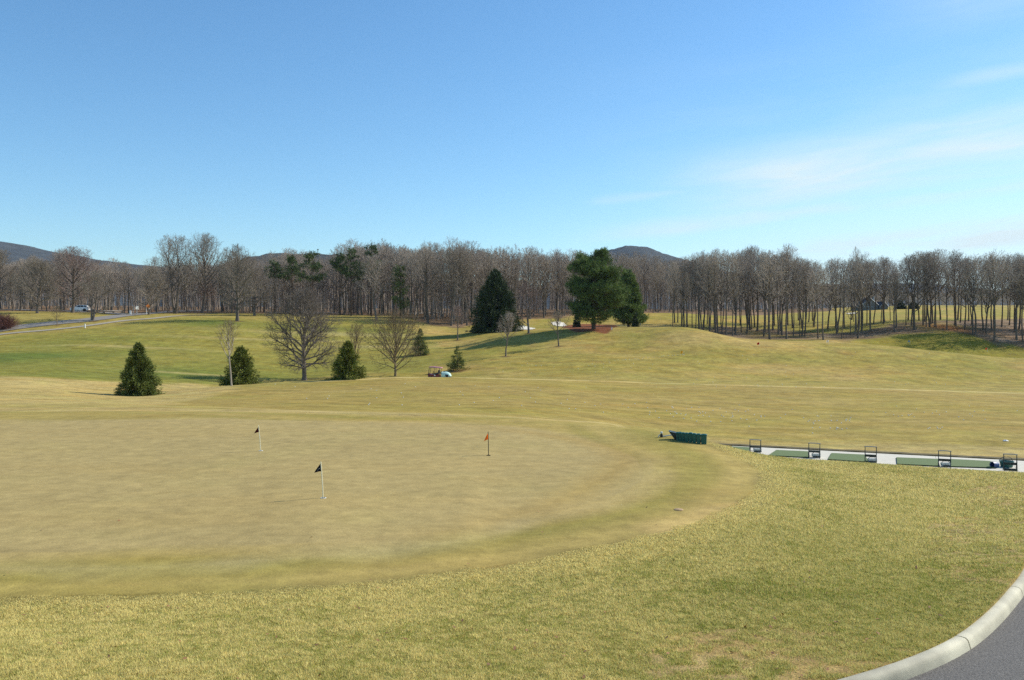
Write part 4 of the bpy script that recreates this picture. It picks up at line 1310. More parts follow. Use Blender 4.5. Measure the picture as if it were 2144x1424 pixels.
# row of green bins on the rim
def bins():
    pos = [(1474, 927.5), (1463, 926.3), (1454, 925), (1446, 924), (1438, 923), (1431, 922), (1425, 921.2), (1420, 920.6)]
    proto = None
    hs = 20.0
    for i, (x, y) in enumerate(pos):
        g = G(x, y + 2.5)
        lab = ("green bin at the near end of the row with its teal side showing" if i == 0 else "last green bin of the row beside the tilted tray" if i == len(pos) - 1 else "green bin with a shaded front inside the row on the rim")
        if proto is None:
            k = g.y / F; w, h, d = 10 * k, hs * k, 11 * k
            t = proto = thing("green_bin", lab, "bin", g, 0, "row of green bins on the rim")
            b = MB()
            rg = lambda a, c, z: [(-w * a, -d * c, z), (w * a, -d * c, z), (w * a, d * c, z), (-w * a, d * c, z)]
            b.loft([rg(.40, .40, 0), rg(.46, .46, h * .55), rg(.5, .5, h * .92)])
            b.build("bin_body", M_TEAL, t)
            b = MB(); b.loft([rg(.54, .54, h * .92), rg(.56, .56, h * .95), rg(.48, .48, h * 1.0), rg(.28, .28, h * 1.06), rg(.1, .1, h * 1.075)]); b.build("lid", M_TEAL, t)
            b = MB(); b.box((-w * .45, 0, h * .5), (.02, d * .74, h * .7), Matrix.Rotation(.07, 4, 'Y')); b.build("shade_panel", M_TEALD, t)  # dark panel standing in for the shaded side of the all-teal bin
        else:
            t = copy_tree(proto); t["label"] = lab; t.location = g
        t.rotation_euler = (0, random.uniform(-.04, .02), -.28 + random.uniform(-.06, .06))
        s = (1 - i * .018) * (1 if i != 3 else 1.04)
        t.scale = ((1.25 if i == 0 else .86) * s, s, s)
    g = G(1413, 920)
    t = thing("tray", "black tray tilted on its end past the last green bin", "tray", g, -.2)
    t.scale = (.5, .7, .6)
    b = MB(); b.loft([[(-.42, -.22, .50), (-.40, .22, .50), (-.38, .22, .44), (-.38, -.22, .44)], [(.1, -.25, .40), (.1, .25, .40), (.0, .25, .02), (.0, -.25, .02)], [(.42, -.25, .42), (.42, .25, .42), (.40, .25, .0), (.40, -.25, .0)]])
    b.build("tray_body", M_TEALD, t)
    b = MB(); b.tube([(-.42, -.22, .50), (.1, -.26, .41), (.42, -.26, .43)], .02, 5); b.build("tray_edge", M_BASKET, t)
    g = G(1385, 916)
    t = thing("sprinkler", "small white and black sprinkler on the rim past the tray", "sprinkler", g)
    b = MB(); b.lathe([(.05, -.05), (.05, .10), (.03, .12), (.02, .13)], 10); b.build("sprinkler_body", M_RUBBER, t)
    b = MB(); b.lathe([(.02, .12), (.045, .14), (.05, .18), (.02, .2)], 10); b.tube([(-.12, 0, .01), (-.05, .0, .1)], .018, 6); b.build("sprinkler_head", M_BASKET, t)
    g = G(1397, 915.5)
    t = thing("hose_end", "short white hose end lying between sprinkler and tray", "hose", g)
    b = MB(); b.tube([(-.22, 0, .03), (-.08, 0, .03), (.06, 0, .06), (.28, 0, .07)], .022, 6); b.build("hose", M_BASKET, t)
bins()

# paper on the range grass
g = G(2105, 924)
mb = MB(); mb.loft([[(-.16, -.1, .02), (.0, -.14, .03), (.17, -.08, .02), (.12, .1, .02), (-.1, .12, .02)], [(-.13, -.05, .05), (.0, -.06, .10), (.12, -.03, .07), (.08, .05, .06), (-.07, .06, .08)]])
o = mb.build("paper", plain("white_paper", srgb(228, 228, 224), .8), loc=g); tag(o, "crumpled white paper on the range grass beyond the teal tub", "paper")

# ------------------------------------------------------------------ practice pins
M_POLE = plain("cream_pole", srgb(238, 230, 196), .5, var=.04)
M_DPOLE = plain("dark_pole", srgb(74, 66, 48), .5, var=.04)
M_CUP = plain("white_cup", srgb(232, 232, 226), .5, var=.02)
M_HOLE = plain("hole_dark", srgb(46, 40, 28), .95)


def cloth(name, col):
    m = plain(name, col, .8, var=.1, scale=12)
    nt = m.node_tree; b = nt.nodes["Principled BSDF"]
    t = N(nt, "ShaderNodeBsdfTranslucent"); t.inputs["Color"].default_value = (*col, 1)
    mx = N(nt, "ShaderNodeMixShader"); mx.inputs[0].default_value = .75
    nt.links.new(b.outputs[0], mx.inputs[1]); nt.links.new(t.outputs[0], mx.inputs[2])
    nt.links.new(mx.outputs[0], nt.nodes["Material Output"].inputs["Surface"])
    return m


def pin(xb, yb, xt, yt, flagpts, col, label, pole, cup=True, mark=False):
    g = G(xb, yb); k = g.y / F
    t = thing("putting_pin", label, "golf flag", g, 0, "pins on the putting green")
    H = (yb - yt) * k; dx = (xt - xb) * k
    b = MB(); b.tube([(0, 0, -.1), (dx * .5 * .9, 0, H * .5), (dx, 0, H)], [.0125, .012, .0105], 8); b.lathe([(.013, 0), (.012, .008), (.0, .016)], 8, Matrix.Translation((dx, 0, H))); b.build("pole", pole, t, True)
    q = [Vector(((x - xb) * k, 0, (yb - y) * k)) for x, y in flagpts]      # top at pole, bottom at pole, tip
    n = 7; rows = []
    for i in range(n + 1):
        s = i / n
        a = q[0].lerp(q[2], s); c = q[1].lerp(q[2], s)
        sag = math.sin(s * PI) * .012
        y = .035 * math.sin(s * 5.2) - .03 * s
        rows.append([(a.x, y, a.z + sag), (a.x * .5 + c.x * .5, y + .018 * math.sin(s * 7 + 1), (a.z + c.z) / 2), (c.x, y - .01 * math.sin(s * 6), c.z + sag * .4)])
    b = MB(); e = .0025
    b.loft([[(p[0], p[1] - e, p[2]) for p in r] + [(p[0], p[1] + e, p[2]) for p in reversed(r)] for r in rows])
    b.build("flag", cloth("flag_cloth", col), t, True)
    if mark:
        c = (q[0] + q[1] * 1.2 + q[2]) / 3.2
        b = MB(); b.tube([(c.x - .035, -.05, c.z - .03), (c.x - .01, -.052, c.z + .005), (c.x + .005, -.052, c.z + .025), (c.x + .02, -.05, c.z + .012)], .0035, 5); b.build("emblem", M_RAIL, t)
    b = MB(); b.lathe([(.054, .004), (.054, .012), (.060, .012), (.064, .003)], 20); b.build("cup_rim", M_CUP if cup else M_HOLE, t)
    b = MB(); b.lathe([(.0, .0055), (.053, .0055)], 20); b.build("cup_hole", M_HOLE if not cup else M_CUP, t)


pin(677, 1043, 672, 968, [(672.3, 969), (674.5, 987), (659, 989)], srgb(36, 40, 62), "putting pin with a navy blue flag on a cream pole", M_POLE, mark=True)
pin(546, 944, 541.5, 891, [(541.7, 892), (543.5, 904.5), (533.5, 907)], srgb(120, 30, 36), "putting pin with a maroon flag on a cream pole", M_POLE)
pin(1023, 954, 1022, 905, [(1022.2, 906.5), (1023, 920), (1013, 924)], srgb(255, 172, 84), "putting pin with an orange flag on a dark pole", M_DPOLE, cup=False)

# divot marks / sprinkler cap on the fringe
g = G(1421, 1068)
mb = MB(); mb.lathe([(.0, .02), (.085, .02), (.10, .012), (.105, -.02)], 16)
o = mb.build("sprinkler_cap", plain("cap_brown", srgb(168, 138, 98), .7, var=.25, scale=20), loc=g, smooth=True); tag(o, "round brown sprinkler cap set in the fringe right of the green", "sprinkler cap")

# fallen leaves blown over the near bank
def fallen_leaves():
    rs = np.random.default_rng(8); V, Q = [], []
    k = 0
    while k < 170:
        x, y = rs.uniform(-50, 2150), rs.uniform(1010, 1424)
        g = G(x, y)
        gp = np.array([[g.x]]), np.array([[g.y]])
        if sdist(ROADPOLY, *gp, 3.0)[0, 0] < .15 or (sdist(FRINGE, *gp)[0, 0] < 0 and rs.random() < .85): continue
        a = rs.random() * 6.28; L = rs.uniform(.016, .034); t = rs.normal(0, .35, 2)
        d = np.array([math.cos(a), math.sin(a), t[0]]); e = np.array([-math.sin(a), math.cos(a), t[1]])
        c = np.array(g) + np.array([0, 0, rs.uniform(.012, .04)])
        V += [c - d * L, c + e * L * .55 - d * L * .1, c + d * L, c - e * L * .5]; Q.append([4 * k, 4 * k + 1, 4 * k + 2, 4 * k + 3]); k += 1
    me = np_mesh("fallen_leaves", np.array(V), [np.array(Q)], plain("dead_leaf", srgb(150, 104, 66), .8, var=.5, scale=3))
    tag(put("fallen_leaves", me), "scattered small dead brown leaves on the near grass", "leaves", None, "stuff")
fallen_leaves()

# ------------------------------------------------------------------ small range flags
M_WHITE = plain("white_paint", srgb(226, 226, 220), .5, var=.03)
def range_flag(x, y, col, label, h=9, ymin=6):
    g = G(x, y + h * .45, ymin); k = g.y / F; H = h * k
    t = thing("range_flag", label, "golf flag", g, 0, "target flags on the practice range")
    b = MB(); b.tube([(0, 0, -.1), (0, 0, H)], .018, 6); b.build("pole", M_WHITE, t)
    b = MB(); w = .36; e = .006
    r = lambda X, z0, z1, y: [(X, y - e, z0), (X, y + e, z0), (X, y + e, z1), (X, y - e, z1)]
    b.loft([r(0, H - .34, H, 0), r(-w * .35, H - .36, H - .02, .05), r(-w * .7, H - .40, H - .06, -.02), r(-w, H - .42, H - .10, .03)]); b.build("flag", cloth("range_flag_cloth", col), t)
range_flag(1590, 722, srgb(190, 52, 34), "small red target flag on the crest below the grove")
range_flag(1430, 740, srgb(222, 190, 40), "small yellow target flag at the end of the ball line")
range_flag(2067, 733, srgb(216, 120, 40), "small orange target flag in the shaded dip at right")
range_flag(1905, 718, srgb(150, 170, 190), "small pale blue target flag in the grassy dip", ymin=150)
range_flag(1735, 717, srgb(226, 222, 214), "small white target flag on the crest left of the dip")


def post(x, yb, yt, wpx, label, mat=M_WHITE, name="marker_post", cat="post", Y=None):
    g, H, k = px_h(x, yb, yt, Y=Y)
    t = thing(name, label, cat, g)
    w = max(wpx * k, .08)
    b = MB(); b.box((0, 0, H * .46), (w, w, H * .92 + .1)); b.build("post", mat, t)
    b = MB(); b.loft([[(-w * .6, -w * .6, H * .925), (w * .6, -w * .6, H * .925), (w * .6, w * .6, H * .925), (-w * .6, w * .6, H * .925)], [(-w * .15, -w * .15, H), (w * .15, -w * .15, H), (w * .15, w * .15, H), (-w * .15, w * .15, H)]]); b.build("post_cap", mat, t)
post(178, 687, 678, 2, "short white marker post beside the cart path")
post(1341, 680, 672, 2, "white marker post at the mound's top right of the pines")
post(1281, 691, 685, 2, "pale stake in the red mulch beside the white pine")
post(273, 659, 650, 3.2, "thick white gate post where the two roads meet")
post(279, 659, 638, 1.2, "tall thin grey pole beside the white gate post", plain("grey_pole", srgb(150, 150, 146)), "sign_pole", "pole")
post(234, 649, 622, 1.0, "slim white pole behind the low rail fence", M_WHITE, "slim_pole", "pole")


def sign(x, yb, yp0, yp1, w, mat, label, posts=2, diamond=False):
    g, H, k = px_h(x, yb, yp0)
    w = w * 1.5
    t = thing("road_sign", label, "sign", g, math.radians(56))
    h = (yp1 - yp0) * k; W = w * k; zc = H - h / 2
    xs = (-W * .34, W * .34) if posts == 2 else (0,)
    for X in xs:
        b = MB(); b.box((X, .04, (H - h * .2) / 2), (.09, .06, H - h * .2)); b.build("post", M_WHITE, t)
    b = MB()
    if diamond:
        b.loft([[(0, Y, zc - h * .6), (W * .6, Y, zc), (0, Y, zc + h * .6), (-W * .6, Y, zc)] for Y in (-.04, 0)])
    else:
        b.box((0, -.02, zc), (W, .04, h), bevel=.01)
    b.build("sign_panel", mat, t)
sign(310, 659, 637, 645, 6.0, plain("orange_sign", srgb(224, 134, 48), .5), "orange diamond road sign on two white posts", diamond=True)
sign(287, 659, 641, 648, 4.5, M_WHITE, "white road sign panel left of the orange sign", posts=1)


# low rail fence along the side road
def rail_fence():
    pts = [G(x, y) for x, y in ((198, 657.5), (217, 657), (237, 656.6), (256, 656.2))]
    t = thing("rail_fence", "low white rail fence between dark stone posts by the road", "fence", pts[0])
    L = [p - pts[0] for p in pts]
    for p in L:
        b = MB(); b.lathe([(.30, -.1), (.32, .25), (.26, .55), (.1, .68)], 9, Matrix.Translation(p)); b.build("stone_post", plain("dark_stone", srgb(92, 84, 74), .9), t, True)
    b = MB()
    for a, c in zip(L[:-1], L[1:]):
        for h in (.72, .34): b.tube([a + Vector((0, -.2, h)), c + Vector((0, -.2, h))], .06, 6)
    b.build("rail", plain("weathered_rail", srgb(186, 178, 164), .8), t)
rail_fence()

# ------------------------------------------------------------------ golf balls
ball_mesh = None
def balls():
    b = MB(); bmesh.ops.create_icosphere(b.bm, subdivisions=2, radius=.5)
    o = b.build("golf_ball", plain("ball_white", srgb(236, 236, 230), .4, var=.02), smooth=True)
    r = random.Random(4); first = [o]
    def put_ball(x, y, label, group, s=.072):
        g = G(x, y)
        c = first.pop() if first else o.copy()
        if c is not o: COL.objects.link(c)
        c.location = g + Vector((0, 0, s * .42)); c.scale = (s, s, s)
        tag(c, label, "golf ball", group)
    for cx, cy, n, sx, sy in ((1460, 868, 26, 55, 7), (1560, 872, 20, 50, 9), (1700, 880, 24, 70, 8), (1390, 862, 10, 40, 6), (1880, 872, 16, 60, 9), (1960, 898, 6, 14, 2), (1750, 898, 7, 12, 2), (1300, 850, 10, 60, 8), (2060, 862, 10, 50, 9)):
        for i in range(n): put_ball(r.gauss(cx, sx), r.gauss(cy, sy), "white golf ball lying on the near range beyond the tee", "balls on the near range")
    for i in range(34): put_ball(r.uniform(560, 1260), r.uniform(804, 852), "white golf ball on the range below the utility cart", "balls on the left range")
    for i in range(28): put_ball(1290 + 150 * i / 28 + r.gauss(0, 1.5), 754.5 - 12.5 * (i / 28) ** 1.3 + r.gauss(0, .5), "white golf ball in the line leading to the yellow flag", "ball line on the hillside", .085)
    for i in range(26): put_ball(r.gauss(1180, 90), r.gauss(770, 6), "white golf ball on the slope right of the small spruce", "balls on the slope", .085)
    for i in range(52): put_ball(r.uniform(1440, 2130), r.uniform(738, 812), "white golf ball on the far hillside of the range", "balls on the far hillside", .085)
balls()

# ------------------------------------------------------------------ vehicles
M_TYRE = plain("tyre_rubber", srgb(34, 34, 34), .85)
M_RIM = plain("rim_metal", srgb(170, 172, 174), .35, metal=.6)
M_GLASSD = plain("dark_glass", srgb(26, 32, 36), .08, var=.02)


def wheel(parent, x, y, r, w):
    b = MB(); b.lathe([(r * .6, -w / 2), (r * .92, -w / 2), (r, -w * .3), (r, w * .3), (r * .92, w / 2), (r * .6, w / 2)], 22, Matrix.Translation((x, y, r)) @ Matrix.Rotation(PI / 2, 4, 'X'))
    e = bpy.data.objects.new("wheel", None); COL.objects.link(e); e.parent = parent; e.empty_display_size = .1
    b.build("tyre", M_TYRE, e, True)
    b = MB(); b.lathe([(0, -w * .38), (r * .22, -w * .42), (r * .58, -w * .36), (r * .62, 0), (r * .58, w * .36), (r * .22, w * .42), (0, w * .38)], 14, Matrix.Translation((x, y, r)) @ Matrix.Rotation(PI / 2, 4, 'X'))
    b.build("rim", M_RIM, e)


def utility_cart():
    # stands behind the crest: only its upper half shows
    g = on(921, 105.0); k = g.y / F
    t = thing("utility_cart", "maroon roofed utility cart with a mint white tank in the dip", "cart", g, math.radians(-6))
    zt = at(921, 768, g.y).z - g.z; s = zt / 1.92
    t.scale = (s, s, s)
    M_MAR = plain("maroon_paint", srgb(112, 30, 44), .35); M_ROOF = plain("faded_roof", srgb(196, 128, 134), .5)
    M_MINT = plain("mint_paint", srgb(196, 226, 212), .4); M_BLK = plain("cart_black", srgb(30, 30, 32), .6)
    X = lambda px: (px - 921) * k / s
    x0, x1, x2, x3 = X(897), X(921.5), X(925), X(944.5)
    W = .66
    b = MB(); b.loft([[(x0 + .04, y, .32) for y in (-W, W)] + [(x0, y, .98) for y in (W, -W)], [(x0 + .5, y, .30) for y in (-W, W)] + [(x0 + .5, y, .86) for y in (W, -W)], [(x1, y, .30) for y in (-W, W)] + [(x1, y, .80) for y in (W, -W)]]); b.build("body", M_MAR, t)
    b = MB(); b.box(((x1 + x3) / 2, 0, .40), (x3 - x1, 1.1, .16), bevel=.03); b.build("chassis", M_BLK, t)
    b = MB(); b.loft([[(x0 + .18, -W - .05, 1.84), (x0 + .18, W + .05, 1.84), (x0 + .20, W, 1.94), (x0 + .20, -W, 1.94)], [(X(908), -W - .08, 1.82), (X(908), W + .08, 1.82), (X(908), W, 1.95), (X(908), -W, 1.95)], [(x1 + .28, -W - .05, 1.74), (x1 + .28, W + .05, 1.74), (x1 + .24, W, 1.82), (x1 + .24, -W, 1.82)]]); b.build("roof", M_ROOF, t, True)
    for (a, c) in ((x0 + .03, x0 + .24), (X(911), X(911)), (x1 + .02, x1 + .06)):
        for y in (-W, W):
            b = MB(); b.tube([(a, y, .8), (c, y, 1.83)], .03, 6); b.build("pillar", M_BLK, t)
    b = MB(); b.loft([[(x0 + .24, -W + .02, 1.8), (x0 + .24, W - .02, 1.8), (x0 + .26, W - .02, 1.8), (x0 + .26, -W + .02, 1.8)], [(x0 + .03, -W + .02, .98), (x0 + .03, W - .02, .98), (x0 + .05, W - .02, .98), (x0 + .05, -W + .02, .98)]])
    m, nt, bs = mat_base("cart_windscreen"); bs.inputs["Transmission Weight"].default_value = 1; bs.inputs["Roughness"].default_value = .02; bs.inputs["IOR"].default_value = 1.05; bs.inputs["Base Color"].default_value = (.8, .85, .85, 1)
    b.build("windscreen", m, t)
    b = MB(); b.box((X(914), 0, .92), (.5, 1.2, .14), bevel=.04); b.box((X(919), 0, 1.2), (.14, 1.2, .5), Matrix.Rotation(.12, 4, 'Y'), bevel=.04); b.build("seat", M_BLK, t)
    b = MB(); b.tube([(X(908) + .13 * math.sin(a) * .5, -.32 + .19 * math.cos(a), 1.12 + .17 * math.sin(a)) for a in np.linspace(0, 2 * PI, 17)], .02, 5, False); b.tube([(X(908), -.32, 1.12), (X(905), -.32, .9)], .02, 5); b.build("steering_wheel", M_BLK, t)
    b = MB(); n = 12; R = []
    for i in range(n + 1):
        u = i / n; x = x2 + .02 + (x3 - x2 - .02) * u
        hh = .62 * (1 - (max(u - .35, 0) / .68) ** 2.2) ** .5 if u < 1 else .1
        hh = max(hh, .16)
        R.append([(x, math.cos(a) * .58 * (.75 + .25 * hh / .62), .62 + hh * max(math.sin(a), -.25)) for a in np.linspace(0, 2 * PI, 16, endpoint=False)])
    b.loft(R); b.build("tank", M_MINT, t, True)
    b = MB(); b.box((X(937), -.60, .72), (.42, .05, .24), bevel=.02); b.lathe([(.13, 0), (.13, .06), (.05, .08)], 12, Matrix.Translation((X(931), 0, 1.22))); b.build("tank_hatch", M_BLK, t)
    for x in (X(904), X(938)):
        for y in (-.6, .6): wheel(t, x, y, .30, .26)
    b = MB(); b.lathe([(.12, 0), (.11, .04), (.05, .07)], 12, Matrix.Translation((X(912), -W - .01, .72)) @ Matrix.Rotation(PI / 2, 4, 'X')); b.build("side_lamp", M_WHITE, t, True)
utility_cart()


def suv():
    g = G(168, 652.5); k = g.y / F
    t = thing("parked_car", "silver estate car on the side road behind bare trees", "car", g, math.radians(3))
    M_SIL = plain("silver_paint", srgb(246, 244, 238), .35, var=.03)
    L = 4.75; hw = .92
    # body sections along x, nose at -x: (x, sill, shoulder, half width)
    secs = [(-2.36, .42, .70, .70), (-2.28, .32, .86, .82), (-1.9, .24, 1.00, .90), (-1.1, .22, 1.06, .92), (-.9, .22, 1.08, .92), (0.4, .22, 1.10, .92), (1.5, .24, 1.12, .92), (2.15, .30, 1.12, .88), (2.36, .40, 1.02, .80)]
    b = MB()
    b.loft([[(x, -w * .92, s), (x, -w, s + .22), (x, -w, h - .14), (x, -w * .93, h), (x, w * .93, h), (x, w, h - .14), (x, w, s + .22), (x, w * .92, s)] for x, s, h, w in secs])
    b.build("body", M_SIL, t, True)
    cab = [(-1.15, 1.08, 1.09, .84, .84), (-.45, 1.08, 1.55, .85, .68), (-.1, 1.08, 1.66, .85, .66), (1.2, 1.10, 1.68, .85, .66), (1.9, 1.10, 1.60, .84, .64), (2.25, 1.10, 1.13, .80, .76)]
    b = MB(); b.loft([[(x, -w0, z0), (x, -w1, z1), (x, w1, z1), (x, w0, z0)] for x, z0, z1, w0, w1 in cab]); b.build("cabin", M_SIL, t, True)
    def win(pts):
        b = MB()
        for s in (-1, 1):
            q = []
            for x, z in pts:
                w = .85 + (.67 - .85) * (z - 1.10) / .55
                q.append((x, s * (w + .012), z))
            b.loft([q, [(p[0], p[1] - s * .02, p[2]) for p in q]])
        b.build("window", M_GLASSD, t)
    win([(-.80, 1.16), (-.15, 1.57), (.32, 1.58), (.32, 1.16)])
    win([(.40, 1.16), (.40, 1.58), (1.08, 1.58), (1.12, 1.16)])
    win([(1.22, 1.18), (1.20, 1.57), (1.72, 1.54), (1.98, 1.18)])
    b = MB(); b.loft([[(-1.10, y, 1.12) for y in (-.74, .74)] + [(-.50, y, 1.53) for y in (.62, -.62)], [(-1.14, y, 1.14) for y in (-.74, .74)] + [(-.54, y, 1.55) for y in (.62, -.62)]]); b.build("windscreen", M_GLASSD, t)
    for s in (-1, 1):
        b = MB(); b.box((-2.27, s * .62, .78), (.14, .3, .14), bevel=.03); b.build("headlight", M_WHITE, t)
        b = MB(); b.box((2.26, s * .74, .98), (.14, .16, .30), bevel=.03); b.build("tail_light", plain("red_lens", srgb(150, 30, 28), .3), t)
        b = MB(); b.tube([(-.1, s * .6, 1.70), (1.6, s * .6, 1.70)], .02, 5); b.build("roof_rail", M_RIM, t)
        for x in (-1.45, 1.45):
            b = MB(); b.lathe([(.0, .0), (.40, .0), (.42, .03)], 20, Matrix.Translation((x, s * (hw + .004), .36)) @ Matrix.Rotation(s * PI / 2 * -1, 4, 'X')); b.build("wheel_arch", M_RUBBER, t)
            wheel(t, x, s * .84, .345, .24)
suv()

# ------------------------------------------------------------------ grey house far behind the grove
def house():
    g = on(1826, 300); k = g.y / F
    z0 = at(1822, 648, g.y).z - .4; g.z = z0
    t = thing("grey_house", "dark grey gabled house with white trim seen through the grove", "house", g, 0.12)
    M_W = plain("slate_wall", srgb(108, 106, 102), .85, var=.08, scale=1); M_R = plain("dark_shingle", srgb(58, 60, 66), .9, var=.12, scale=2)
    M_T = plain("pale_trim", srgb(176, 180, 182), .6)
    t.scale = (.55, .55, .55)
    def block(cx, cy, w, d, h, rh, name="wall"):
        b = MB(); b.loft([[(cx - w / 2, y, -2), (cx + w / 2, y, -2), (cx + w / 2, y, h), (cx, y, h + rh), (cx - w / 2, y, h)] for y in (cy - d / 2, cy + d / 2)]); b.build(name, M_W, t)
        r = MB(); o = .45
        for s in (-1, 1):
            e = Vector((cx + s * (w / 2 + o), 0, h - o * rh / (w / 2))); a = Vector((cx, 0, h + rh))
            r.loft([[(e.x, y, e.z), (a.x, y, a.z), (a.x, y, a.z + .18), (e.x, y, e.z + .18)] for y in (cy - d / 2 - o, cy + d / 2 + o)])
        rf = r.build("roof", M_R, t)
        tr = MB()
        for s in (-1, 1):
            e = Vector((cx + s * (w / 2 + o), cy - d / 2 - o - .04, h - o * rh / (w / 2))); a = Vector((cx, e.y, h + rh))
            tr.tube([e, a], .16, 4)
        tr.build("barge_board", M_T, rf)
    block(-2, 3, 11, 8, 3.4, 4.2)
    block(6.2, 1.0, 5.2, 7, 2.6, 2.9)
    block(-8.5, 2.0, 4.6, 7, 2.6, 2.6)
    b = MB(); b.box((2.6, 3.5, 6.0), (.9, .9, 6.0)); b.build("chimney", plain("pale_stone", srgb(176, 170, 160), .9), t)
    for x, y, z, w, h in ((-3.4, -1.05, 1.6, 1.1, 1.5), (-.6, -1.05, 1.6, 1.1, 1.5), (-2, -1.05, 4.9, 1.2, 1.4), (6.2, -2.55, 1.4, 1.4, 1.6), (-8.5, -1.55, 1.4, 1.2, 1.4)):
        b = MB(); b.box((x, y, z), (w + .3, .08, h + .3)); f = b.build("window", M_T, t)
        b = MB(); b.box((x, y - .04, z), (w, .06, h)); b.build("pane", M_GLASSD, f)
house()
for (x, yt, w, lab, sd) in ((1884, 628, 22, "dark conical evergreen standing right of the grey house", 61), (1912, 634, 18, "low dark evergreen farther right of the grey house", 62)):
    b = on(x, 298); H = at(x, yt, b.y).z - b.z
    t = thing("evergreen_tree", lab, "evergreen", b)
    tr, cr = spruce_meshes("evergreen", sd, H, w / 2 * b.y / F, nb=160, per=34, spl=.7, spw=.14, mat=M_SPRUCE_D, mbark=M_PBARK, power=.6, low=.01, rise=.6)
    put("trunk", tr, t); put("crown", cr, t)

# ------------------------------------------------------------------ hills
def hill_material(name, col):
    m, nt, b = mat_base(name)
    tc = N(nt, "ShaderNodeTexCoord"); v = tc.outputs["Object"]
    c = N(nt, "ShaderNodeRGB"); c.outputs[0].default_value = (*col, 1)
    k = noise(nt, v, .02, detail=8, rough=.7, lo=.7, hi=1.3); k2 = noise(nt, v, .12, detail=3, rough=.7, lo=.7, hi=1.3)
    nt.links.new(mul_col(nt, mul_col(nt, c.outputs[0], k), k2), b.inputs["Base Color"])
    b.inputs["Roughness"].default_value = 1; b.inputs["Specular IOR Level"].default_value = 0
    return m


def hill(name, sky, Y, depth, mat, bumpy=1.5, base=-20):
    xs = np.linspace(sky[0][0], sky[-1][0], 420)
    yy = pchip([p[0] for p in sky], [p[1] for p in sky], xs)
    vs = np.linspace(-1, 1, 60)
    X, V = np.meshgrid((xs - CX) / F * Y, vs, indexing="ij")
    top = np.array([at(x, y, Y).z for x, y in zip(xs, yy)])
    sh = np.cos(V * PI / 2) ** 1.4
    rough = (vnoise(X + 9000, V * depth + 9000, Y * .012, 21) - .5) * 2 + (vnoise(X + 9000, V * depth + 9000, Y * .004, 22) - .5)
    Zz = base + (top[:, None] - base) * sh + bumpy * rough * (sh > .02) * (V < .2)
    k = np.arange(X.size).reshape(X.shape)
    q = np.stack([k[:-1, :-1], k[1:, :-1], k[1:, 1:], k[:-1, 1:]], -1).reshape(-1, 4)
    struct(name, np_mesh(name, np.stack([X, Y + V * depth, Zz], -1), [q], mat, True))


M_HILL = hill_material("wooded_hill", srgb(74, 76, 74))
hill("hills", [(-1400, 470), (-600, 480), (-200, 490), (0, 505), (60, 516), (130, 531), (220, 546), (340, 560), (600, 590), (900, 610)], 3000, 1100, M_HILL, 3)
hill("hills", [(420, 590), (500, 552), (560, 536), (620, 533), (700, 534), (780, 545), (900, 570), (1100, 590)], 1500, 420, M_HILL, 2)
hill("hills", [(1020, 640), (1120, 606), (1200, 562), (1260, 530), (1295, 519), (1318, 516.5), (1345, 521), (1380, 534), (1420, 546), (1520, 572), (1700, 606), (1860, 640)], 2900, 900, M_HILL, 3)
hill("hills", [(1300, 640), (1500, 610), (1700, 598), (1850, 594), (1920, 596), (1990, 603), (2144, 614), (2500, 618), (3200, 600)], 3300, 900, M_HILL, 3)
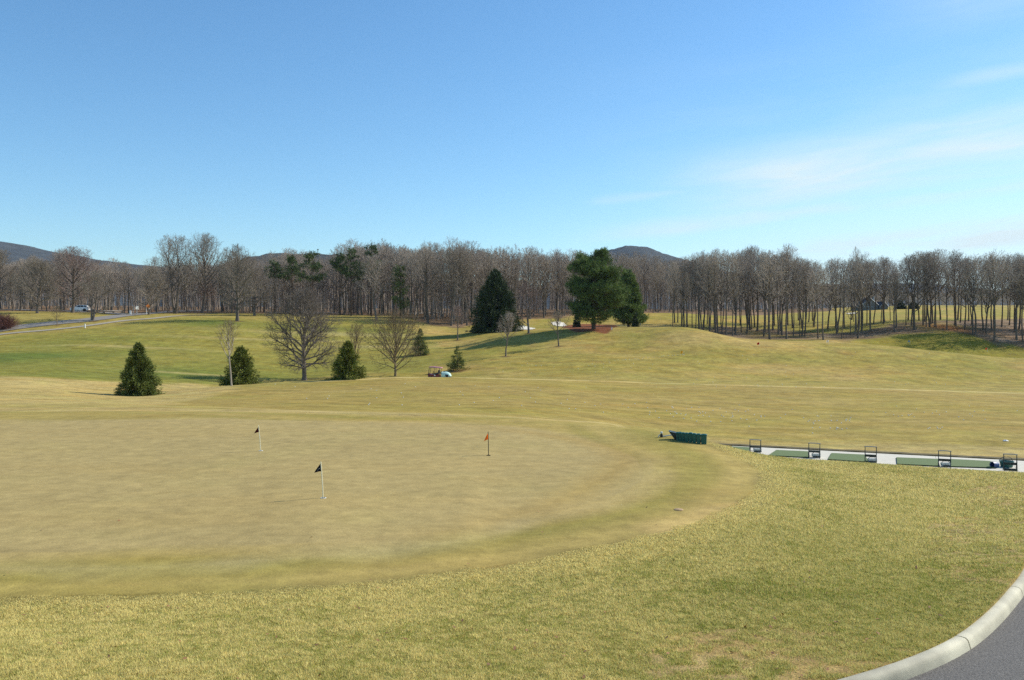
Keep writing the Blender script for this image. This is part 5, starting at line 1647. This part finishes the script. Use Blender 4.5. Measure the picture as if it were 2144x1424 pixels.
# ------------------------------------------------------------------ near grass
def grass():
    rs = np.random.default_rng(12)
    n = 3800000
    Y = 7.6 * (30 / 7.6) ** (rs.random(n) ** 1.0)
    u = rs.uniform(-.66, .66, n)
    X = u * Y
    keep = rs.random(n) < np.clip((9.5 / Y) ** .25, 0, 1)
    X, Y = X[keep], Y[keep]
    sf, sr = sample(sd_fr, X, Y), sample(sdist(ROADPOLY, GX, GY, 3.0), X, Y)
    br = sample(bare_soil, X, Y)
    edge = (vnoise(X, Y, .35, 31) - .5) * .25
    ok = (sf + edge > 0.02) & (sr > -.005) & (rs.random(len(X)) > br * .93)
    X, Y = X[ok], Y[ok]
    dens = vnoise(X, Y, .16, 5) * .6 + vnoise(X, Y, .5, 6) * .4
    ok = rs.random(len(X)) < .35 + .9 * dens
    X, Y = X[ok], Y[ok]; n = len(X)
    z = sample(HZ, X, Y)
    tuft = vnoise(X, Y, .075, 7) * .65 + vnoise(X, Y, .2, 8) * .35
    az = rs.random(n) * 2 * PI
    ln = (.020 + .028 * rs.random(n)) * (.6 + .8 * tuft) * np.clip(Y / 11, 1, 1.5) * np.clip(.35 + sample(sd_fr, X, Y) / .9, .35, 1)
    lean = rs.uniform(.35, 1.3, n)
    w = .0031 * rs.uniform(.7, 1.4, n) * np.clip(Y / 9, 1, 2.4)
    d = np.stack([np.cos(az) * np.sin(lean), np.sin(az) * np.sin(lean), np.cos(lean)], 1)
    sd = np.stack([-np.sin(az), np.cos(az), 0 * az], 1)
    B = np.stack([X, Y, z - .004], 1)
    V = np.stack([B - sd * w[:, None], B + sd * w[:, None], B + d * ln[:, None]], 1).reshape(-1, 3)
    T = np.arange(n * 3).reshape(n, 3)
    m, nt, b = mat_base("grass_blade")
    a = N(nt, "ShaderNodeAttribute"); a.attribute_name = "tint"
    nt.links.new(a.outputs["Color"], b.inputs["Base Color"]); b.inputs["Roughness"].default_value = .8; b.inputs["Specular IOR Level"].default_value = .2
    t = N(nt, "ShaderNodeBsdfTranslucent"); nt.links.new(a.outputs["Color"], t.inputs["Color"])
    mx = N(nt, "ShaderNodeMixShader"); mx.inputs[0].default_value = .35
    ge = N(nt, "ShaderNodeNewGeometry"); vm = N(nt, "ShaderNodeVectorMath", operation="MULTIPLY_ADD"); vm.inputs[1].default_value = (.45, .45, .45); vm.inputs[2].default_value = (0, 0, .8)
    nt.links.new(ge.outputs["Normal"], vm.inputs[0]); vn = N(nt, "ShaderNodeVectorMath", operation="NORMALIZE"); nt.links.new(vm.outputs[0], vn.inputs[0]); nt.links.new(vn.outputs[0], b.inputs["Normal"])
    nt.links.new(b.outputs[0], mx.inputs[1]); nt.links.new(t.outputs[0], mx.inputs[2]); nt.links.new(mx.outputs[0], nt.nodes["Material Output"].inputs["Surface"])
    me = np_mesh("grass", V, [T], m)
    big = np.clip(vnoise(X, Y, 1.7, 14) * .8 + vnoise(X, Y, .6, 15) * .5 - .25, 0, 1)
    g = np.clip(big * .6 + .06 + (.5 - tuft) * 1.15 + rs.normal(0, .3, n), 0, 1)
    edge_straw = np.clip(1 - sample(sd_fr, X, Y) / 1.6, 0, 1) * .5
    g = np.clip(g - edge_straw, 0, 1)
    right = np.clip((X / Y - .1) * 1.2, 0, .35) * np.clip((20 - Y) / 8, 0, 1)
    g = np.clip(g + right, 0, 1)
    straw, green = srgb(234, 216, 136) * 1.2, srgb(142, 152, 54) * 1.15
    och = srgb(206, 178, 98) * 1.1
    c = straw + g[:, None] * (green - straw)
    o = (rs.random(n) < .14)
    c[o] = och
    c *= rs.uniform(.75, 1.2, n)[:, None]
    at2 = me.attributes.new("tint", "FLOAT_COLOR", "POINT")
    at2.data.foreach_set("color", np.concatenate([np.repeat(c, 3, 0), np.ones((n * 3, 1))], 1).astype(np.float32).ravel())
    tag(put("grass", me), "short straw and green winter grass on the near bank", "grass", None, "stuff")
    print("blades", n)
grass()

# ------------------------------------------------------------------ light, sky, air
SUN_EL, SUN_AZ = math.radians(37), math.radians(65)          # azimuth clockwise from the viewing direction
sd_ = Vector((math.sin(SUN_AZ) * math.cos(SUN_EL), math.cos(SUN_AZ) * math.cos(SUN_EL), math.sin(SUN_EL)))
sl = bpy.data.lights.new("sun", "SUN"); sl.energy = 4.7; sl.angle = math.radians(.53); sl.color = (1, .95, .86)
so = bpy.data.objects.new("sun", sl); COL.objects.link(so); so.rotation_euler = (-sd_).to_track_quat('-Z', 'Y').to_euler(); so.location = (40, 20, 60)

w = bpy.data.worlds.new("World"); scene.world = w; w.use_nodes = True
nt = w.node_tree; bg = nt.nodes["Background"]
sk = nt.nodes.new("ShaderNodeTexSky"); sk.sky_type = 'NISHITA'; sk.sun_disc = False
sk.sun_elevation = SUN_EL; sk.sun_rotation = SUN_AZ
sk.altitude = 200; sk.air_density = 1.0; sk.dust_density = 0.25; sk.ozone_density = 3.0
tc = N(nt, "ShaderNodeTexCoord"); sep = N(nt, "ShaderNodeSeparateXYZ"); nt.links.new(tc.outputs["Generated"], sep.inputs[0])
def M(op, a, b=None, c=None, clamp=False):
    n = N(nt, "ShaderNodeMath", operation=op); n.use_clamp = clamp
    for i, v in enumerate((a, b, c)):
        if v is None: continue
        if isinstance(v, (int, float)): n.inputs[i].default_value = v
        else: nt.links.new(v, n.inputs[i])
    return n.outputs[0]
az = M("ARCTAN2", sep.outputs[0], sep.outputs[1])             # bearing, clockwise from the view
el = sep.outputs[2]
# cirrus: long streaks slanting up to the right
cb = N(nt, "ShaderNodeCombineXYZ")
sl_el = M("SUBTRACT", el, M("MULTIPLY", az, 0.08))
nt.links.new(M("MULTIPLY", az, 2.2), cb.inputs[0]); nt.links.new(M("MULTIPLY", sl_el, 15.0), cb.inputs[1])
warp = N(nt, "ShaderNodeTexNoise"); warp.inputs["Scale"].default_value = 2.0; warp.inputs["Detail"].default_value = 3; nt.links.new(cb.outputs[0], warp.inputs["Vector"])
wv = N(nt, "ShaderNodeVectorMath", operation="SCALE"); wv.inputs["Scale"].default_value = .55; nt.links.new(warp.outputs["Color"], wv.inputs[0])
ad = N(nt, "ShaderNodeVectorMath", operation="ADD"); nt.links.new(cb.outputs[0], ad.inputs[0]); nt.links.new(wv.outputs[0], ad.inputs[1])
ci = noise(nt, ad.outputs[0], 1.3, detail=9, rough=.55, lo=0, hi=1, f0=.40, f1=.70)
side = N(nt, "ShaderNodeMapRange"); side.interpolation_type = 'SMOOTHSTEP'; side.inputs["From Min"].default_value = -.05; side.inputs["From Max"].default_value = .5; nt.links.new(az, side.inputs["Value"])
low = N(nt, "ShaderNodeMapRange"); low.interpolation_type = 'SMOOTHSTEP'; low.inputs["From Min"].default_value = .34; low.inputs["From Max"].default_value = .10; nt.links.new(el, low.inputs["Value"])
veil = N(nt, "ShaderNodeMapRange"); veil.interpolation_type = 'SMOOTHSTEP'; veil.inputs["From Min"].default_value = .20; veil.inputs["From Max"].default_value = .03; nt.links.new(el, veil.inputs["Value"])
cl = M("MULTIPLY", M("MULTIPLY", ci, side.outputs[0]), low.outputs[0])
def band(c, wd, amp, a0, a1):
    x = M("DIVIDE", M("SUBTRACT", sl_el, c), wd)
    g = M("POWER", 2.718, M("MULTIPLY", M("MULTIPLY", x, x), -1.0))
    r = N(nt, "ShaderNodeMapRange"); r.interpolation_type = 'SMOOTHSTEP'; r.inputs["From Min"].default_value = a0; r.inputs["From Max"].default_value = a1; nt.links.new(az, r.inputs["Value"])
    return M("MULTIPLY", M("MULTIPLY", g, r.outputs[0]), amp)
fib = noise(nt, ad.outputs[0], 2.4, detail=10, rough=.6, lo=.45, hi=1.1, f0=.36, f1=.66)
bs = None
for args in ((.138, .032, 1.0, .10, .32), (.098, .012, .7, .02, .2), (.052, .022, 1.1, .16, .4), (.165, .012, .6, .3, .46), (.285, .028, .5, .34, .52), (.205, .008, .45, .40, .50), (.135, .006, .4, .07, .12)):
    q = M("MULTIPLY", band(*args), fib)
    bs = q if bs is None else M("MAXIMUM", bs, q)
cl = M("MAXIMUM", M("MAXIMUM", M("MULTIPLY", cl, .55), bs), M("MULTIPLY", M("MULTIPLY", veil.outputs[0], side.outputs[0]), .8), clamp=True)
hz = N(nt, "ShaderNodeHueSaturation"); hz.inputs["Saturation"].default_value = 1.15
nt.links.new(sk.outputs[0], hz.inputs["Color"])
SKY_STRENGTH = 0.15
gr = N(nt, "ShaderNodeVectorMath", operation="MULTIPLY"); gr.inputs[1].default_value = (.83, .965, .965); nt.links.new(hz.outputs[0], gr.inputs[0])
mixc = mix_col(nt, cl, gr.outputs[0], (4.5, 5.4, 5.65))
nt.links.new(mixc, bg.inputs["Color"]); bg.inputs["Strength"].default_value = SKY_STRENGTH

# clear winter air, faintly blue over the kilometres to the hills
AIR = 5e-5
mb = MB(); mb.loft([[(-3600, -70, z), (3600, -70, z), (3600, 4300, z), (-3600, 4300, z)] for z in (-60, 420)])
hm = bpy.data.materials.new("clear_air"); hm.use_nodes = True
ht = hm.node_tree; ht.nodes.clear()
pv = ht.nodes.new("ShaderNodeVolumePrincipled"); pv.inputs["Density"].default_value = AIR; pv.inputs["Color"].default_value = (.62, .78, 1, 1); pv.inputs["Anisotropy"].default_value = .2
ou = ht.nodes.new("ShaderNodeOutputMaterial"); ht.links.new(pv.outputs[0], ou.inputs["Volume"])
tag(mb.build("haze", hm), kind="stuff")

scene.view_settings.view_transform = 'Standard'
scene.view_settings.look = 'None'
scene.view_settings.exposure = 0.2
scene.view_settings.gamma = 1
scene.cycles.max_bounces = 5
scene.cycles.diffuse_bounces = 3
scene.cycles.use_denoising = False
scene.cycles.denoiser = 'OPENIMAGEDENOISE'
scene.cycles.denoising_prefilter = 'ACCURATE'
